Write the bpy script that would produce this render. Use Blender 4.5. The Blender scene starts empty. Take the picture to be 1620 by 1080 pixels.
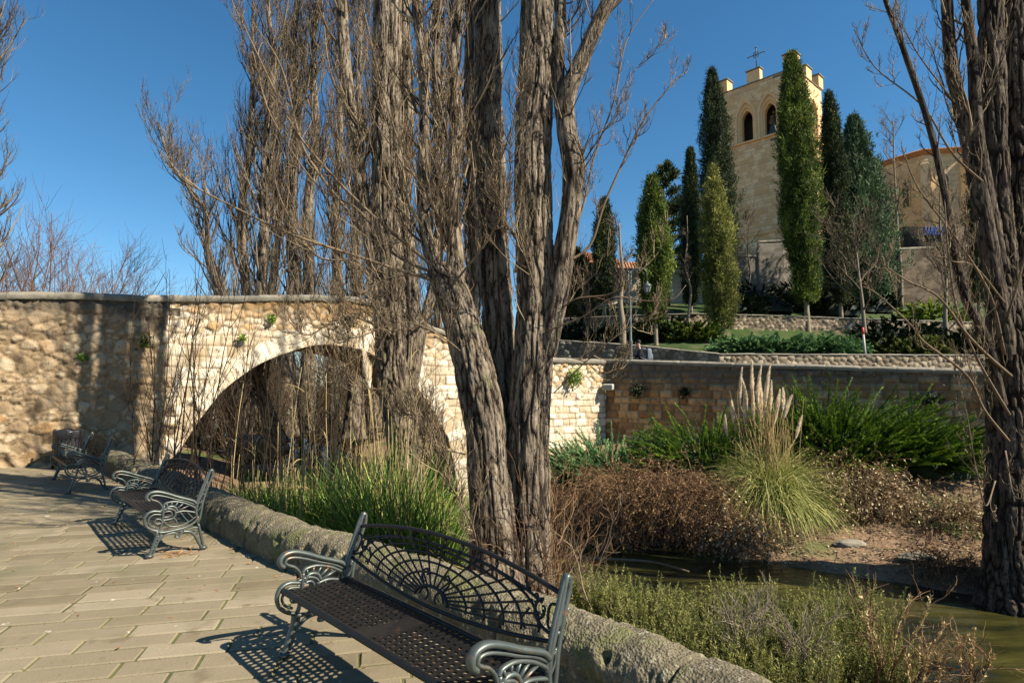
import bpy, math, random
import numpy as np
rng = np.random.default_rng(7)
random.seed(7)
R_ = math.radians
SC = bpy.context.scene
COL = SC.collection
# ------------------------------------------------------------------ camera, sky, sun
EYE, FPX, PITCH = 1.8, 945.0, math.atan(68 / 945.0)
cam_d = bpy.data.cameras.new('camera'); cam = bpy.data.objects.new('camera', cam_d); COL.objects.link(cam)
cam.location = (0, 0, EYE); cam.rotation_euler = (math.pi / 2 + PITCH, 0, 0)
cam_d.sensor_width = 36; cam_d.lens = 21.0; cam_d.clip_start = 0.05; cam_d.clip_end = 2000
cam_d.dof.use_dof = True; cam_d.dof.focus_distance = 6.5; cam_d.dof.aperture_fstop = 9.0
SC.camera = cam
SUN = np.array([1.0, -0.43, 0.98])
el = math.atan2(SUN[2], math.hypot(SUN[0], SUN[1])); az = math.atan2(SUN[0], SUN[1])
w = bpy.data.worlds.new('World'); SC.world = w; w.use_nodes = True
wn = w.node_tree; bg = wn.nodes['Background']; hs = wn.nodes.new('ShaderNodeHueSaturation'); hs.inputs['Saturation'].default_value = 1.22; hs.inputs['Hue'].default_value = 0.491
sky = wn.nodes.new('ShaderNodeTexSky'); sky.sky_type = 'NISHITA'; sky.sun_disc = False
sky.sun_elevation = el; sky.sun_rotation = az; sky.altitude = 900; sky.air_density = 1.0; sky.dust_density = 0.3; sky.ozone_density = 3.5
wn.links.new(sky.outputs[0], hs.inputs['Color']); wn.links.new(hs.outputs[0], bg.inputs[0]); bg.inputs[1].default_value = 0.068
sl = bpy.data.lights.new('sun', 'SUN'); sl.energy = 5.0; sl.angle = R_(0.53); sl.color = (1.0, 0.89, 0.72)
so = bpy.data.objects.new('sun', sl); COL.objects.link(so); so.location = (20, -5, 30)
from mathutils import Vector
so.rotation_euler = Vector(SUN.tolist()).to_track_quat('Z', 'Y').to_euler()
SC.view_settings.view_transform = 'Standard'; SC.view_settings.look = 'None'
SC.view_settings.exposure = 1.12; SC.view_settings.gamma = 1.0

# ------------------------------------------------------------------ layout helpers (a sight line taken to a real distance)
CP, SP = math.cos(PITCH), math.sin(PITCH)
def ray(px, py):
    x = (px - 810) / FPX; y = (540 - py) / FPX
    return np.array([x, CP - y * SP, SP + y * CP])
def P(px, py, Y):
    d = ray(px, py); return np.array([0, 0, EYE]) + d * (Y / d[1])
def G(px, py, z=0.0):
    d = ray(px, py); return np.array([0, 0, EYE]) + d * ((z - EYE) / d[2])

# ------------------------------------------------------------------ noise
_T = rng.random(65536)
def _h(i, j, k): return _T[(i * 73856093 ^ j * 19349663 ^ k * 83492791) & 65535]
def noise(p):
    p = np.asarray(p, float); i = np.floor(p).astype(np.int64); f = p - i; f = f * f * (3 - 2 * f)
    x, y, z = i[..., 0], i[..., 1], i[..., 2]; fx, fy, fz = f[..., 0], f[..., 1], f[..., 2]
    r = 0
    for a in (0, 1):
        for b in (0, 1):
            for c in (0, 1):
                wgt = (fx if a else 1 - fx) * (fy if b else 1 - fy) * (fz if c else 1 - fz)
                r = r + wgt * _h(x + a, y + b, z + c)
    return r * 2 - 1
def fbm(p, o=3):
    p = np.asarray(p, float); s = 0; a = 1.0
    for _ in range(o): s = s + a * noise(p); p = p * 2.03 + 11.3; a *= .5
    return s / 1.75
def n3(x, y, z=0.0): return np.stack(np.broadcast_arrays(x, y, z), -1)
def sstep(a, b, x): t = np.clip((x - a) / (b - a), 0, 1); return t * t * (3 - 2 * t)

# ------------------------------------------------------------------ mesh builder
class MB:
    def __init__(s): s.V = []; s.Q = []; s.T = []; s.A = []; s.M = []; s.n = 0
    def add(s, V, Q=None, T=None, tint=.5, mort=0.0):
        V = np.asarray(V, float).reshape(-1, 3); n = len(V)
        if n == 0: return s
        s.V.append(V)
        if Q is not None and len(Q): s.Q.append(np.asarray(Q, np.int64).reshape(-1, 4) + s.n)
        if T is not None and len(T): s.T.append(np.asarray(T, np.int64).reshape(-1, 3) + s.n)
        s.A.append(np.broadcast_to(np.asarray(tint, float), (n,)).copy()); s.M.append(np.broadcast_to(np.asarray(mort, float), (n,)).copy())
        s.n += n; return s
    def build(s, name, mat, parent=None, smooth=True, loc=None):
        me = bpy.data.meshes.new(name)
        V = np.concatenate(s.V) if s.V else np.zeros((0, 3))
        if loc is not None: V = V - np.asarray(loc, float)
        nq = sum(len(q) for q in s.Q); nt = sum(len(t) for t in s.T)
        me.vertices.add(len(V)); me.vertices.foreach_set('co', V.astype(np.float32).ravel())
        me.loops.add(nq * 4 + nt * 3); me.polygons.add(nq + nt)
        idx = np.concatenate([np.concatenate(s.Q).ravel() if s.Q else np.zeros(0, int), np.concatenate(s.T).ravel() if s.T else np.zeros(0, int)])
        me.loops.foreach_set('vertex_index', idx.astype(np.int32))
        st = np.concatenate([np.arange(nq) * 4, nq * 4 + np.arange(nt) * 3])
        me.polygons.foreach_set('loop_start', st.astype(np.int32))
        me.polygons.foreach_set('use_smooth', np.full(nq + nt, smooth))
        me.update(calc_edges=True)
        for nm, arr in (('tint', s.A), ('mort', s.M)):
            a = me.attributes.new(nm, 'FLOAT', 'POINT'); a.data.foreach_set('value', np.concatenate(arr).astype(np.float32) if arr else np.zeros(0, np.float32))
        me.materials.append(mat)
        o = bpy.data.objects.new(name, me); COL.objects.link(o)
        if loc is not None and parent is None: o.location = [float(v) for v in loc]
        if parent is not None: o.parent = parent
        return o
def tag(o, label, cat, group=None, kind=None):
    if label: o['label'] = label
    if cat: o['category'] = cat
    if group: o['group'] = group
    if kind: o['kind'] = kind
    return o
def empty(name, loc, label, cat, group=None, rz=0.0):
    o = bpy.data.objects.new(name, None); COL.objects.link(o); o.location = [float(v) for v in loc]; o.rotation_euler = (0, 0, rz); o.empty_display_size = .2
    return tag(o, label, cat, group)
def structure(o): o['kind'] = 'structure'; return o

def nrm(v): return v / np.maximum(np.linalg.norm(v, axis=-1, keepdims=True), 1e-9)
def btubes(Pn, Rn, sides=3, sx=None):
    """many tubes at once: Pn (n,k,3), Rn (n,k)"""
    n, k, _ = Pn.shape
    T = np.empty_like(Pn); T[:, 1:-1] = Pn[:, 2:] - Pn[:, :-2]; T[:, 0] = Pn[:, 1] - Pn[:, 0]; T[:, -1] = Pn[:, -1] - Pn[:, -2]; T = nrm(T)
    ref = np.where(np.abs(T[:, :1, 2:3]) > .9, np.array([1., 0, 0]), np.array([0, 0, 1.])) if sx is None else np.array(sx, float)
    ref = np.broadcast_to(ref, T.shape)
    a = nrm(np.cross(T, ref)); b = np.cross(a, T)
    th = np.arange(sides) * 2 * np.pi / sides
    V = Pn[:, :, None] + Rn[:, :, None, None] * (np.cos(th)[:, None] * a[:, :, None] + np.sin(th)[:, None] * b[:, :, None])
    i = np.arange(k - 1)[:, None]; j = np.arange(sides)[None]
    q = np.stack([i * sides + j, i * sides + (j + 1) % sides, (i + 1) * sides + (j + 1) % sides, (i + 1) * sides + j], -1).reshape(-1, 4)
    Q = (q[None] + (np.arange(n) * k * sides)[:, None, None]).reshape(-1, 4)
    return V.reshape(-1, 3), Q
def cat(Pts, n, closed=False):
    """Catmull-Rom resample of a polyline"""
    Pts = np.asarray(Pts, float)
    if closed: E = np.concatenate([Pts[-1:], Pts, Pts[:2]])
    else: E = np.concatenate([2 * Pts[:1] - Pts[1:2], Pts, 2 * Pts[-1:] - Pts[-2:-1]])
    m = len(E) - 3; t = np.linspace(0, m - 1e-6, n); i = t.astype(int); f = (t - i)[:, None]
    a, b, c, d = E[i], E[i + 1], E[i + 2], E[i + 3]
    return .5 * (2 * b + (c - a) * f + (2 * a - 5 * b + 4 * c - d) * f ** 2 + (3 * b - a - 3 * c + d) * f ** 3)
def tube(mb, pts, r, sides=8, n=None, tint=.5, closed_ends=True, sx=None):
    pts = np.asarray(pts, float); r = np.broadcast_to(np.asarray(r, float), (len(pts),))
    if n:
        q = cat(np.concatenate([pts, r[:, None]], 1), n); pts, r = q[:, :3], q[:, 3]
    V, Q = btubes(pts[None], r[None], sides, sx)
    k = len(pts); T = []
    if closed_ends:
        V = np.concatenate([V, pts[:1], pts[-1:]]); c0 = k * sides; c1 = c0 + 1
        T = [(c0, (j + 1) % sides, j) for j in range(sides)] + [(c1, (k - 1) * sides + j, (k - 1) * sides + (j + 1) % sides) for j in range(sides)]
    mb.add(V, Q, T, tint)
def box(mb, c, s, rz=0.0, tint=.5, bev=0.0, tilt=None):
    """bevelled box: centre c, size s"""
    hx, hy, hz = s[0] / 2, s[1] / 2, s[2] / 2; b = min(bev, hx * .9, hy * .9, hz * .9)
    L = []
    if b <= 0:
        prof = [(hx, hy, -hz), (hx, hy, hz)]
    else:
        prof = [(hx - b, hy - b, -hz), (hx, hy, -hz + b), (hx, hy, hz - b), (hx - b, hy - b, hz)]
    for (x, y, z) in prof: L += [(-x, -y, z), (x, -y, z), (x, y, z), (-x, y, z)]
    V = np.array(L, float)
    if tilt is not None: V[:, 2] += V[:, 0] * tilt[0] + V[:, 1] * tilt[1]
    c_, s_ = math.cos(rz), math.sin(rz)
    V = np.stack([V[:, 0] * c_ - V[:, 1] * s_, V[:, 0] * s_ + V[:, 1] * c_, V[:, 2]], 1) + np.asarray(c, float)
    Q = [(3, 2, 1, 0)]; k = len(prof)
    for i in range(k - 1):
        for j in range(4): a = i * 4 + j; b2 = i * 4 + (j + 1) % 4; Q.append((a, b2, b2 + 4, a + 4))
    t = (k - 1) * 4; Q.append((t, t + 1, t + 2, t + 3))
    mb.add(V, Q, None, tint)
def grid(mb, V, nu, nv, keep=None, tint=.5, mort=0.0, flip=False):
    i, j = np.meshgrid(np.arange(nu - 1), np.arange(nv - 1), indexing='ij'); a = i * nv + j
    q = np.stack([a, a + nv, a + nv + 1, a + 1], -1)
    if flip: q = q[..., ::-1]
    q = q.reshape(-1, 4)
    if keep is not None: q = q[keep.reshape(-1)]
    mb.add(V.reshape(-1, 3), q, None, np.broadcast_to(tint, (nu, nv)).reshape(-1) if np.ndim(tint) else tint, np.broadcast_to(mort, (nu, nv)).reshape(-1) if np.ndim(mort) else mort)
def lathe(mb, prof, c=(0, 0, 0), sides=16, tint=.5):
    th = np.arange(sides) * 2 * np.pi / sides; pr = np.array(prof, float)
    V = np.stack([pr[:, 0][:, None] * np.cos(th), pr[:, 0][:, None] * np.sin(th), np.broadcast_to(pr[:, 1][:, None], (len(pr), sides))], -1) + np.asarray(c, float)
    i = np.arange(len(pr) - 1)[:, None]; j = np.arange(sides)[None]
    Q = np.stack([i * sides + j, i * sides + (j + 1) % sides, (i + 1) * sides + (j + 1) % sides, (i + 1) * sides + j], -1).reshape(-1, 4)
    mb.add(V, Q, None, tint)

# ------------------------------------------------------------------ materials
def mk(name, stops, rough=.8, nscale=6.0, namt=.35, bump=.3, bscale=30.0, stretch=(1, 1, 1), metal=0.0, mortar=None, spec=.3,
       transl=0.0, bdist=.02, stain=None, detail=6, fine=None, voro=None, cracks=None):
    m = bpy.data.materials.new(name); m.use_nodes = True; N = m.node_tree.nodes; L = m.node_tree.links
    b = N['Principled BSDF']; b.inputs['Roughness'].default_value = rough; b.inputs['Metallic'].default_value = metal
    b.inputs['Specular IOR Level'].default_value = spec
    tc = N.new('ShaderNodeTexCoord'); mp = N.new('ShaderNodeMapping'); mp.inputs['Scale'].default_value = stretch
    L.new(tc.outputs['Object'], mp.inputs['Vector'])
    at = N.new('ShaderNodeAttribute'); at.attribute_name = 'tint'
    nz = N.new('ShaderNodeTexNoise'); nz.inputs['Scale'].default_value = nscale; nz.inputs['Detail'].default_value = detail; nz.inputs['Roughness'].default_value = .62
    L.new(mp.outputs[0], nz.inputs['Vector'])
    ma = N.new('ShaderNodeMath'); ma.operation = 'MULTIPLY_ADD'; L.new(nz.outputs['Fac'], ma.inputs[0]); ma.inputs[1].default_value = namt * 2; ma.inputs[2].default_value = -namt
    ad = N.new('ShaderNodeMath'); ad.operation = 'ADD'; ad.use_clamp = True; L.new(at.outputs['Fac'], ad.inputs[0]); L.new(ma.outputs[0], ad.inputs[1])
    cr = N.new('ShaderNodeValToRGB'); L.new(ad.outputs[0], cr.inputs[0])
    e = cr.color_ramp.elements
    for i, c in enumerate(stops):
        p = i / (len(stops) - 1)
        if i == 0: e[0].position = 0; e[0].color = (*c, 1)
        elif i == len(stops) - 1: e[len(e) - 1].position = 1; e[len(e) - 1].color = (*c, 1)
        else: x = e.new(p); x.color = (*c, 1)
    col = cr.outputs[0]
    def mix(fac, c2, c1):
        mx = N.new('ShaderNodeMix'); mx.data_type = 'RGBA'; mx.clamp_factor = True
        L.new(fac, mx.inputs[0]); L.new(c1, mx.inputs[6])
        if isinstance(c2, tuple): mx.inputs[7].default_value = (*c2, 1)
        else: L.new(c2, mx.inputs[7])
        return mx.outputs[2]
    if mortar:
        a2 = N.new('ShaderNodeAttribute'); a2.attribute_name = 'mort'; col = mix(a2.outputs['Fac'], mortar, col)
    if fine:   # (scale, lo, hi, colour): speckle
        for (sc, lo, hi, c2) in fine:
            n2 = N.new('ShaderNodeTexNoise'); n2.inputs['Scale'].default_value = sc; n2.inputs['Detail'].default_value = 4; L.new(tc.outputs['Object'], n2.inputs['Vector'])
            mr = N.new('ShaderNodeMapRange'); mr.inputs[1].default_value = lo; mr.inputs[2].default_value = hi; mr.interpolation_type = 'SMOOTHSTEP'; L.new(n2.outputs['Fac'], mr.inputs[0])
            col = mix(mr.outputs[0], c2, col)
    if stain:  # (z0, z1, colour): weathering that sits high on a wall, broken up by noise
        z0, z1, c2 = stain
        sx = N.new('ShaderNodeSeparateXYZ'); L.new(tc.outputs['Object'], sx.inputs[0])
        n4 = N.new('ShaderNodeTexNoise'); n4.inputs['Scale'].default_value = 1.6; n4.inputs['Detail'].default_value = 8; n4.inputs['Roughness'].default_value = .7; L.new(tc.outputs['Object'], n4.inputs['Vector'])
        m4 = N.new('ShaderNodeMath'); m4.operation = 'MULTIPLY_ADD'; L.new(n4.outputs['Fac'], m4.inputs[0]); m4.inputs[1].default_value = 3.0 * abs(z1 - z0); L.new(sx.outputs['Z'], m4.inputs[2])
        mr = N.new('ShaderNodeMapRange'); off = 1.5 * abs(z1 - z0); mr.inputs[1].default_value = z0 + off; mr.inputs[2].default_value = z1 + off; L.new(m4.outputs[0], mr.inputs[0])
        col = mix(mr.outputs[0], c2, col)
    if cracks:
        for (sc, lo, hi, c2) in cracks:
            n6 = N.new('ShaderNodeTexNoise'); n6.inputs['Scale'].default_value = sc; n6.inputs['Detail'].default_value = 3; n6.inputs['Roughness'].default_value = .7; L.new(mp.outputs[0], n6.inputs['Vector'])
            mr = N.new('ShaderNodeMapRange'); mr.inputs[1].default_value = lo; mr.inputs[2].default_value = hi; mr.interpolation_type = 'SMOOTHSTEP'; L.new(n6.outputs['Fac'], mr.inputs[0]); col = mix(mr.outputs[0], c2, col)
    L.new(col, b.inputs['Base Color'])
    if bump:
        n5 = N.new('ShaderNodeTexNoise'); n5.inputs['Scale'].default_value = bscale; n5.inputs['Detail'].default_value = 8; n5.inputs['Roughness'].default_value = .65; L.new(mp.outputs[0], n5.inputs['Vector'])
        h = n5.outputs['Fac']
        if voro:
            v = N.new('ShaderNodeTexVoronoi'); v.inputs['Scale'].default_value = voro; L.new(mp.outputs[0], v.inputs['Vector'])
            am = N.new('ShaderNodeMath'); am.operation = 'ADD'; L.new(h, am.inputs[0]); L.new(v.outputs['Distance'], am.inputs[1]); h = am.outputs[0]
        bp = N.new('ShaderNodeBump'); bp.inputs['Strength'].default_value = bump; bp.inputs['Distance'].default_value = bdist
        L.new(h, bp.inputs['Height']); L.new(bp.outputs[0], b.inputs['Normal'])
    if transl:
        tr = N.new('ShaderNodeBsdfTranslucent'); L.new(col, tr.inputs[0]); ms = N.new('ShaderNodeMixShader'); ms.inputs[0].default_value = transl
        L.new(b.outputs[0], ms.inputs[1]); L.new(tr.outputs[0], ms.inputs[2]); L.new(ms.outputs[0], N['Material Output'].inputs[0])
    return m
M = {}
M['paving'] = mk('paving_stone', [(.138, .113, .070), (.184, .153, .098), (.208, .174, .115), (.25, .212, .145)], rough=.85, nscale=3.2, namt=.42, bump=.7, bscale=45, bdist=.008,
                 fine=[(90, .66, .72, (.08, .07, .05)), (1.1, .50, .72, (.135, .125, .075)), (4.5, .58, .72, (.15, .12, .075)), (24, .68, .72, (.12, .09, .05)), (7, .69, .73, (.40, .38, .31))])
M['joint'] = mk('joint_moss', [(.05, .045, .03), (.10, .11, .035), (.12, .10, .06)], nscale=5, namt=.6, bump=.6, bscale=80, bdist=.01)
M['curb'] = mk('lichen_concrete', [(.07, .06, .04), (.145, .125, .08), (.235, .205, .135)], rough=.95, nscale=9, namt=.6, bump=.75, bscale=46, bdist=.02, voro=60,
               fine=[(26, .60, .64, (.26, .245, .17)), (48, .66, .70, (.28, .21, .13)), (3.5, .52, .66, (.13, .13, .055)), (75, .64, .69, (.07, .06, .05))])
M['rubble'] = mk('rubble_stone', [(.11, .075, .04), (.25, .18, .105), (.42, .34, .23), (.30, .185, .085)], rough=.95, nscale=5, namt=.28, bump=.9, bscale=22, bdist=.03,
                 mortar=(.25, .18, .105), fine=[(14, .60, .70, (.17, .13, .09)), (1.1, .55, .8, (.24, .20, .14))], stain=(2.9, 3.7, (.075, .065, .05)))
M['ashlar'] = mk('bridge_ashlar', [(.42, .33, .21), (.58, .50, .37), (.70, .63, .50), (.44, .29, .14)], rough=.9, nscale=5, namt=.22, bump=.6, bscale=24, bdist=.02,
                 mortar=(.24, .17, .10), fine=[(13, .60, .70, (.26, .19, .11)), (1.0, .55, .75, (.30, .21, .12)), (3.2, .60, .68, (.22, .17, .11))], stain=(3.5, 3.95, (.21, .135, .06)))
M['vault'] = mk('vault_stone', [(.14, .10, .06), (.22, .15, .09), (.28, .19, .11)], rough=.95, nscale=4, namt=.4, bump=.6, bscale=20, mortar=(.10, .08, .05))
M['coping'] = mk('coping_stone', [(.10, .095, .075), (.19, .175, .14), (.30, .27, .21)], rough=.95, nscale=5, namt=.5, bump=.8, bscale=26, bdist=.02, mortar=(.10, .09, .07),
                 fine=[(9, .60, .70, (.12, .115, .10))])
M['retain'] = mk('retaining_stone', [(.22, .115, .045), (.38, .225, .10), (.52, .35, .18)], rough=.95, nscale=4, namt=.35, bump=.8, bscale=20, bdist=.025,
                 mortar=(.23, .17, .11), fine=[(10, .60, .72, (.12, .10, .07))], stain=(2.3, 2.9, (.13, .105, .075)))
M['retain_lit'] = mk('abutment_stone', [(.40, .31, .19), (.52, .42, .27), (.60, .51, .36)], rough=.95, nscale=4, namt=.35, bump=.8, bscale=20, bdist=.025, mortar=(.30, .22, .13))
M['field'] = mk('field_stone', [(.13, .10, .065), (.24, .19, .13), (.36, .30, .21)], rough=.95, nscale=5, namt=.3, bump=.8, bscale=20, bdist=.03, mortar=(.14, .11, .08))
M['tower'] = mk('tower_stone', [(.60, .36, .16), (.72, .46, .22), (.80, .58, .33)], rough=.9, nscale=1.2, namt=.4, bump=.5, bscale=6, bdist=.05, mortar=(.46, .34, .21),
                fine=[(2.4, .62, .75, (.45, .32, .19))])
M['church'] = mk('church_stone', [(.50, .37, .21), (.62, .48, .29), (.56, .37, .18)], rough=.9, nscale=1.0, namt=.4, bump=.4, bscale=6, bdist=.05, mortar=(.42, .29, .16))
M['roof'] = mk('roof_tile', [(.25, .11, .055), (.38, .18, .09), (.44, .26, .15)], rough=.9, nscale=3, namt=.3, bump=.3, bscale=20)
M['greywall'] = mk('grey_rendered_stone', [(.11, .10, .08), (.17, .155, .13), (.22, .20, .165)], rough=.95, nscale=1.5, namt=.5, bump=.6, bscale=8, bdist=.04, mortar=(.2, .18, .15))
M['darkwall'] = mk('dark_stone_wall', [(.05, .038, .026), (.09, .07, .048), (.13, .10, .07)], rough=.95, nscale=1.5, namt=.5, bump=.6, bscale=8, bdist=.04, mortar=(.05, .04, .03))  # grey wall stone again, with shade put into its colour
M['plaster'] = mk('house_plaster', [(.40, .35, .27), (.5, .45, .36)], rough=.95, nscale=1.5, bump=.2, bscale=8)
M['bark'] = mk('poplar_bark', [(.012, .009, .007), (.060, .045, .032), (.20, .16, .115), (.43, .365, .28)], rough=.95, nscale=16, namt=.38, bump=1.0, bscale=42, stretch=(1, 1, .16), bdist=.05, cracks=[(34, .47, .40, (.016, .011, .008)), (60, .58, .66, (.27, .22, .155))],
               fine=[(3.5, .60, .75, (.16, .15, .085))])
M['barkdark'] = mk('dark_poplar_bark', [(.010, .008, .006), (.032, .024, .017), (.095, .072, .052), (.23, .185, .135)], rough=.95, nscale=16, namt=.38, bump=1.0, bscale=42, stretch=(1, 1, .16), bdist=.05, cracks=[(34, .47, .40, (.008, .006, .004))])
M['limb'] = mk('poplar_limb', [(0.055, 0.038, 0.024), (0.156, 0.114, 0.072), (0.312, 0.24, 0.156)], rough=.9, nscale=6, namt=.4, bump=.4, bscale=25, stretch=(1, 1, .3))
M['twig'] = mk('bare_twig', [(.028, .019, .011), (.105, .074, .044), (.36, .28, .175)], rough=.85, nscale=2, namt=.2, bump=0)
M['fartwig'] = mk('far_twig', [(.022, .016, .010), (.075, .055, .036), (.23, .18, .12)], rough=.9, nscale=1, namt=.2, bump=0)
M['scrub'] = mk('scrub_twig', [(.018, .012, .007), (.055, .038, .022), (.15, .11, .065)], rough=.95, nscale=1, namt=.3, bump=0)
M['redtwig'] = mk('reddish_twig', [(.09, .045, .030), (.16, .09, .06), (.24, .155, .105)], rough=.9, nscale=1, namt=.2, bump=0)
M['trunkpale'] = mk('pale_trunk', [(.12, .095, .065), (.20, .165, .12), (.27, .225, .165)], rough=.9, nscale=5, namt=.4, bump=.5, bscale=15, stretch=(1, 1, .3))
M['ground'] = mk('bank_earth', [(0.084, 0.0504, 0.0288), (0.217, 0.14, 0.084), (0.375, 0.255, 0.158)], rough=.95, nscale=1.4, namt=.5, bump=1.0, bscale=9, bdist=.08,
                 fine=[(5, .58, .68, (.10, .075, .05)), (22, .62, .68, (.26, .20, .135)), (.35, .56, .66, (.085, .11, .03))])
M['grass'] = mk('terrace_grass', [(.012, .028, .006), (.028, .055, .010), (.06, .08, .02)], rough=.95, nscale=1.2, namt=.5, bump=.8, bscale=14, bdist=.06, fine=[(.9, .55, .7, (.13, .10, .06))])
M['road'] = mk('road_asphalt', [(.05, .05, .048), (.07, .068, .065)], rough=.9, nscale=4, bump=.2, bscale=60)
M['iron'] = mk('worn_green_iron', [(.05, .062, .058), (.10, .118, .11), (.19, .21, .195)], rough=.42, nscale=9, namt=.4, bump=.25, bscale=60, bdist=.003, metal=.55, spec=.5,
               fine=[(16, .62, .68, (.22, .13, .08))])
M['darkiron'] = mk('dark_iron', [(.008, .008, .008), (.018, .0175, .017), (.045, .041, .038)], rough=.45, nscale=9, namt=.4, bump=.3, bscale=60, bdist=.003, metal=.5, spec=.5, fine=[(20, .62, .68, (.06, .038, .026))])
M['black'] = mk('black_plastic', [(.012, .012, .014), (.025, .025, .028)], rough=.35, nscale=5, bump=.1, spec=.5)
M['lampmetal'] = mk('lamp_metal', [(.07, .09, .09), (.12, .15, .145)], rough=.5, nscale=5, bump=.1, metal=.3)
M['glass'] = mk('lantern_glass', [(.14, .16, .16), (.2, .22, .22)], rough=.1, nscale=5, bump=0, spec=.6)
M['bronze'] = mk('bell_bronze', [(.06, .075, .085), (.10, .12, .13)], rough=.5, nscale=2, bump=.1, metal=.6)
M['cypress'] = mk('cypress_leaf', [(0.0132, 0.0286, 0.0055), (0.077, 0.123, 0.0168), (0.255, 0.297, 0.0476)], rough=.75, nscale=1.2, namt=.25, bump=0, transl=.18)
M['cypressY'] = mk('golden_cypress_leaf', [(0.0385, 0.0528, 0.011), (0.176, 0.189, 0.039), (0.435, 0.42, 0.12)], rough=.75, nscale=1.2, namt=.25, bump=0, transl=.18)
M['cypressD'] = mk('dark_cypress_leaf', [(.007, .016, .005), (.026, .045, .012), (.10, .12, .03)], rough=.75, nscale=1.2, namt=.25, bump=0, transl=.12)
M['bluefir'] = mk('bluish_conifer_leaf', [(.018, .042, .018), (.055, .105, .045), (.14, .20, .09)], rough=.75, nscale=1.2, namt=.25, bump=0, transl=.15)
M['juniper'] = mk('juniper_leaf', [(.008, .026, .003), (.060, .13, .010), (.24, .34, .035)], rough=.7, nscale=1.2, namt=.3, bump=0, transl=.22)
M['juniperB'] = mk('bluish_juniper_leaf', [(0.0264, 0.072, 0.024), (0.112, 0.217, 0.077), (0.272, 0.416, 0.176)], rough=.7, nscale=1.2, namt=.3, bump=0, transl=.2)
M['darkleaf'] = mk('dark_hedge_leaf', [(.005, .012, .004), (.013, .026, .007), (.04, .06, .015)], rough=.7, nscale=1.2, namt=.3, bump=0, transl=.1)
M['pampas'] = mk('pampas_leaf', [(0.084, 0.112, 0.021), (0.288, 0.32, 0.08), (0.672, 0.608, 0.272)], rough=.7, nscale=1.5, namt=.15, bump=0, transl=.25)
M['plume'] = mk('pampas_plume', [(.74, .62, .44), (.86, .77, .61), (.92, .86, .74)], rough=.9, nscale=3, namt=.2, bump=0, transl=.5)
M['straw'] = mk('dry_straw', [(0.204, 0.144, 0.06), (0.416, 0.312, 0.143), (0.624, 0.507, 0.26)], rough=.8, nscale=3, namt=.15, bump=0, transl=.15)
M['reedleaf'] = mk('reed_leaf', [(0.03, 0.078, 0.0096), (0.119, 0.238, 0.028), (0.442, 0.544, 0.128)], rough=.6, nscale=2, namt=.2, bump=0, transl=.3)
M['brown'] = mk('dead_brown_twig', [(.045, .024, .012), (.155, .088, .042), (.36, .235, .13)], rough=.95, nscale=1.5, namt=.3, bump=0)
M['bramble'] = mk('bramble_leaf', [(0.065, 0.052, 0.0234), (0.256, 0.2, 0.104), (0.612, 0.51, 0.323)], rough=.8, nscale=2, namt=.3, bump=0, transl=.15)
M['limeleaf'] = mk('lime_leaf', [(0.065, 0.104, 0.013), (0.204, 0.272, 0.034), (0.44, 0.5, 0.08)], rough=.7, nscale=2, namt=.3, bump=0, transl=.25)
M['heath'] = mk('grey_green_shrub_leaf', [(0.03, 0.0432, 0.0108), (0.128, 0.15, 0.033), (0.378, 0.378, 0.108)], rough=.8, nscale=2.5, namt=.3, bump=0, transl=.2)
M['skin'] = mk('skin', [(.45, .27, .19), (.5, .31, .22)], rough=.6, bump=0)
M['navy'] = mk('dark_jacket', [(.010, .011, .016), (.02, .022, .03)], rough=.9, bump=.2)
M['jeans'] = mk('pale_jeans', [(.30, .38, .42), (.36, .45, .5)], rough=.9, bump=.2)
M['pack'] = mk('grey_blue_cloth', [(.10, .12, .16), (.16, .18, .22)], rough=.8, bump=.2)
M['hair'] = mk('dark_hair', [(.012, .009, .007), (.02, .015, .012)], rough=.6, bump=.2)
M['red'] = mk('red_paint', [(.5, .05, .04), (.6, .08, .06)], rough=.5, bump=0)
M['white'] = mk('white_paint', [(.30, .29, .26), (.40, .39, .35)], rough=.6, bump=0)
M['blue'] = mk('blue_paint', [(.008, .04, .2), (.02, .09, .35)], rough=.6, bump=0, nscale=3, namt=.5)
M['leafdry'] = mk('dry_leaf', [(.22, .09, .03), (.40, .19, .07)], rough=.8, bump=0)
# river water
def water_mat():
    m = bpy.data.materials.new('river_water'); m.use_nodes = True; N = m.node_tree.nodes; L = m.node_tree.links; b = N['Principled BSDF']
    b.inputs['Roughness'].default_value = .05; b.inputs['Specular IOR Level'].default_value = .5; b.inputs['IOR'].default_value = 1.33
    tc = N.new('ShaderNodeTexCoord'); mp = N.new('ShaderNodeMapping'); mp.inputs['Rotation'].default_value = (0, 0, R_(32)); mp.inputs['Scale'].default_value = (.45, 1.5, 1)
    L.new(tc.outputs['Object'], mp.inputs[0])
    n = N.new('ShaderNodeTexNoise'); n.inputs['Scale'].default_value = 1.1; n.inputs['Detail'].default_value = 5; L.new(mp.outputs[0], n.inputs[0])
    cr = N.new('ShaderNodeValToRGB'); L.new(n.outputs['Fac'], cr.inputs[0]); e = cr.color_ramp.elements
    e[0].position = .38; e[0].color = (.007, .009, .004, 1); e[1].position = .66; e[1].color = (.060, .055, .015, 1)
    L.new(cr.outputs[0], b.inputs['Base Color'])
    n2 = N.new('ShaderNodeTexNoise'); n2.inputs['Scale'].default_value = 5.0; n2.inputs['Detail'].default_value = 6; L.new(mp.outputs[0], n2.inputs[0])
    bp = N.new('ShaderNodeBump'); bp.inputs['Strength'].default_value = .45; bp.inputs['Distance'].default_value = .07; L.new(n2.outputs['Fac'], bp.inputs['Height']); L.new(bp.outputs[0], b.inputs['Normal'])
    return m
M['water'] = water_mat()

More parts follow.
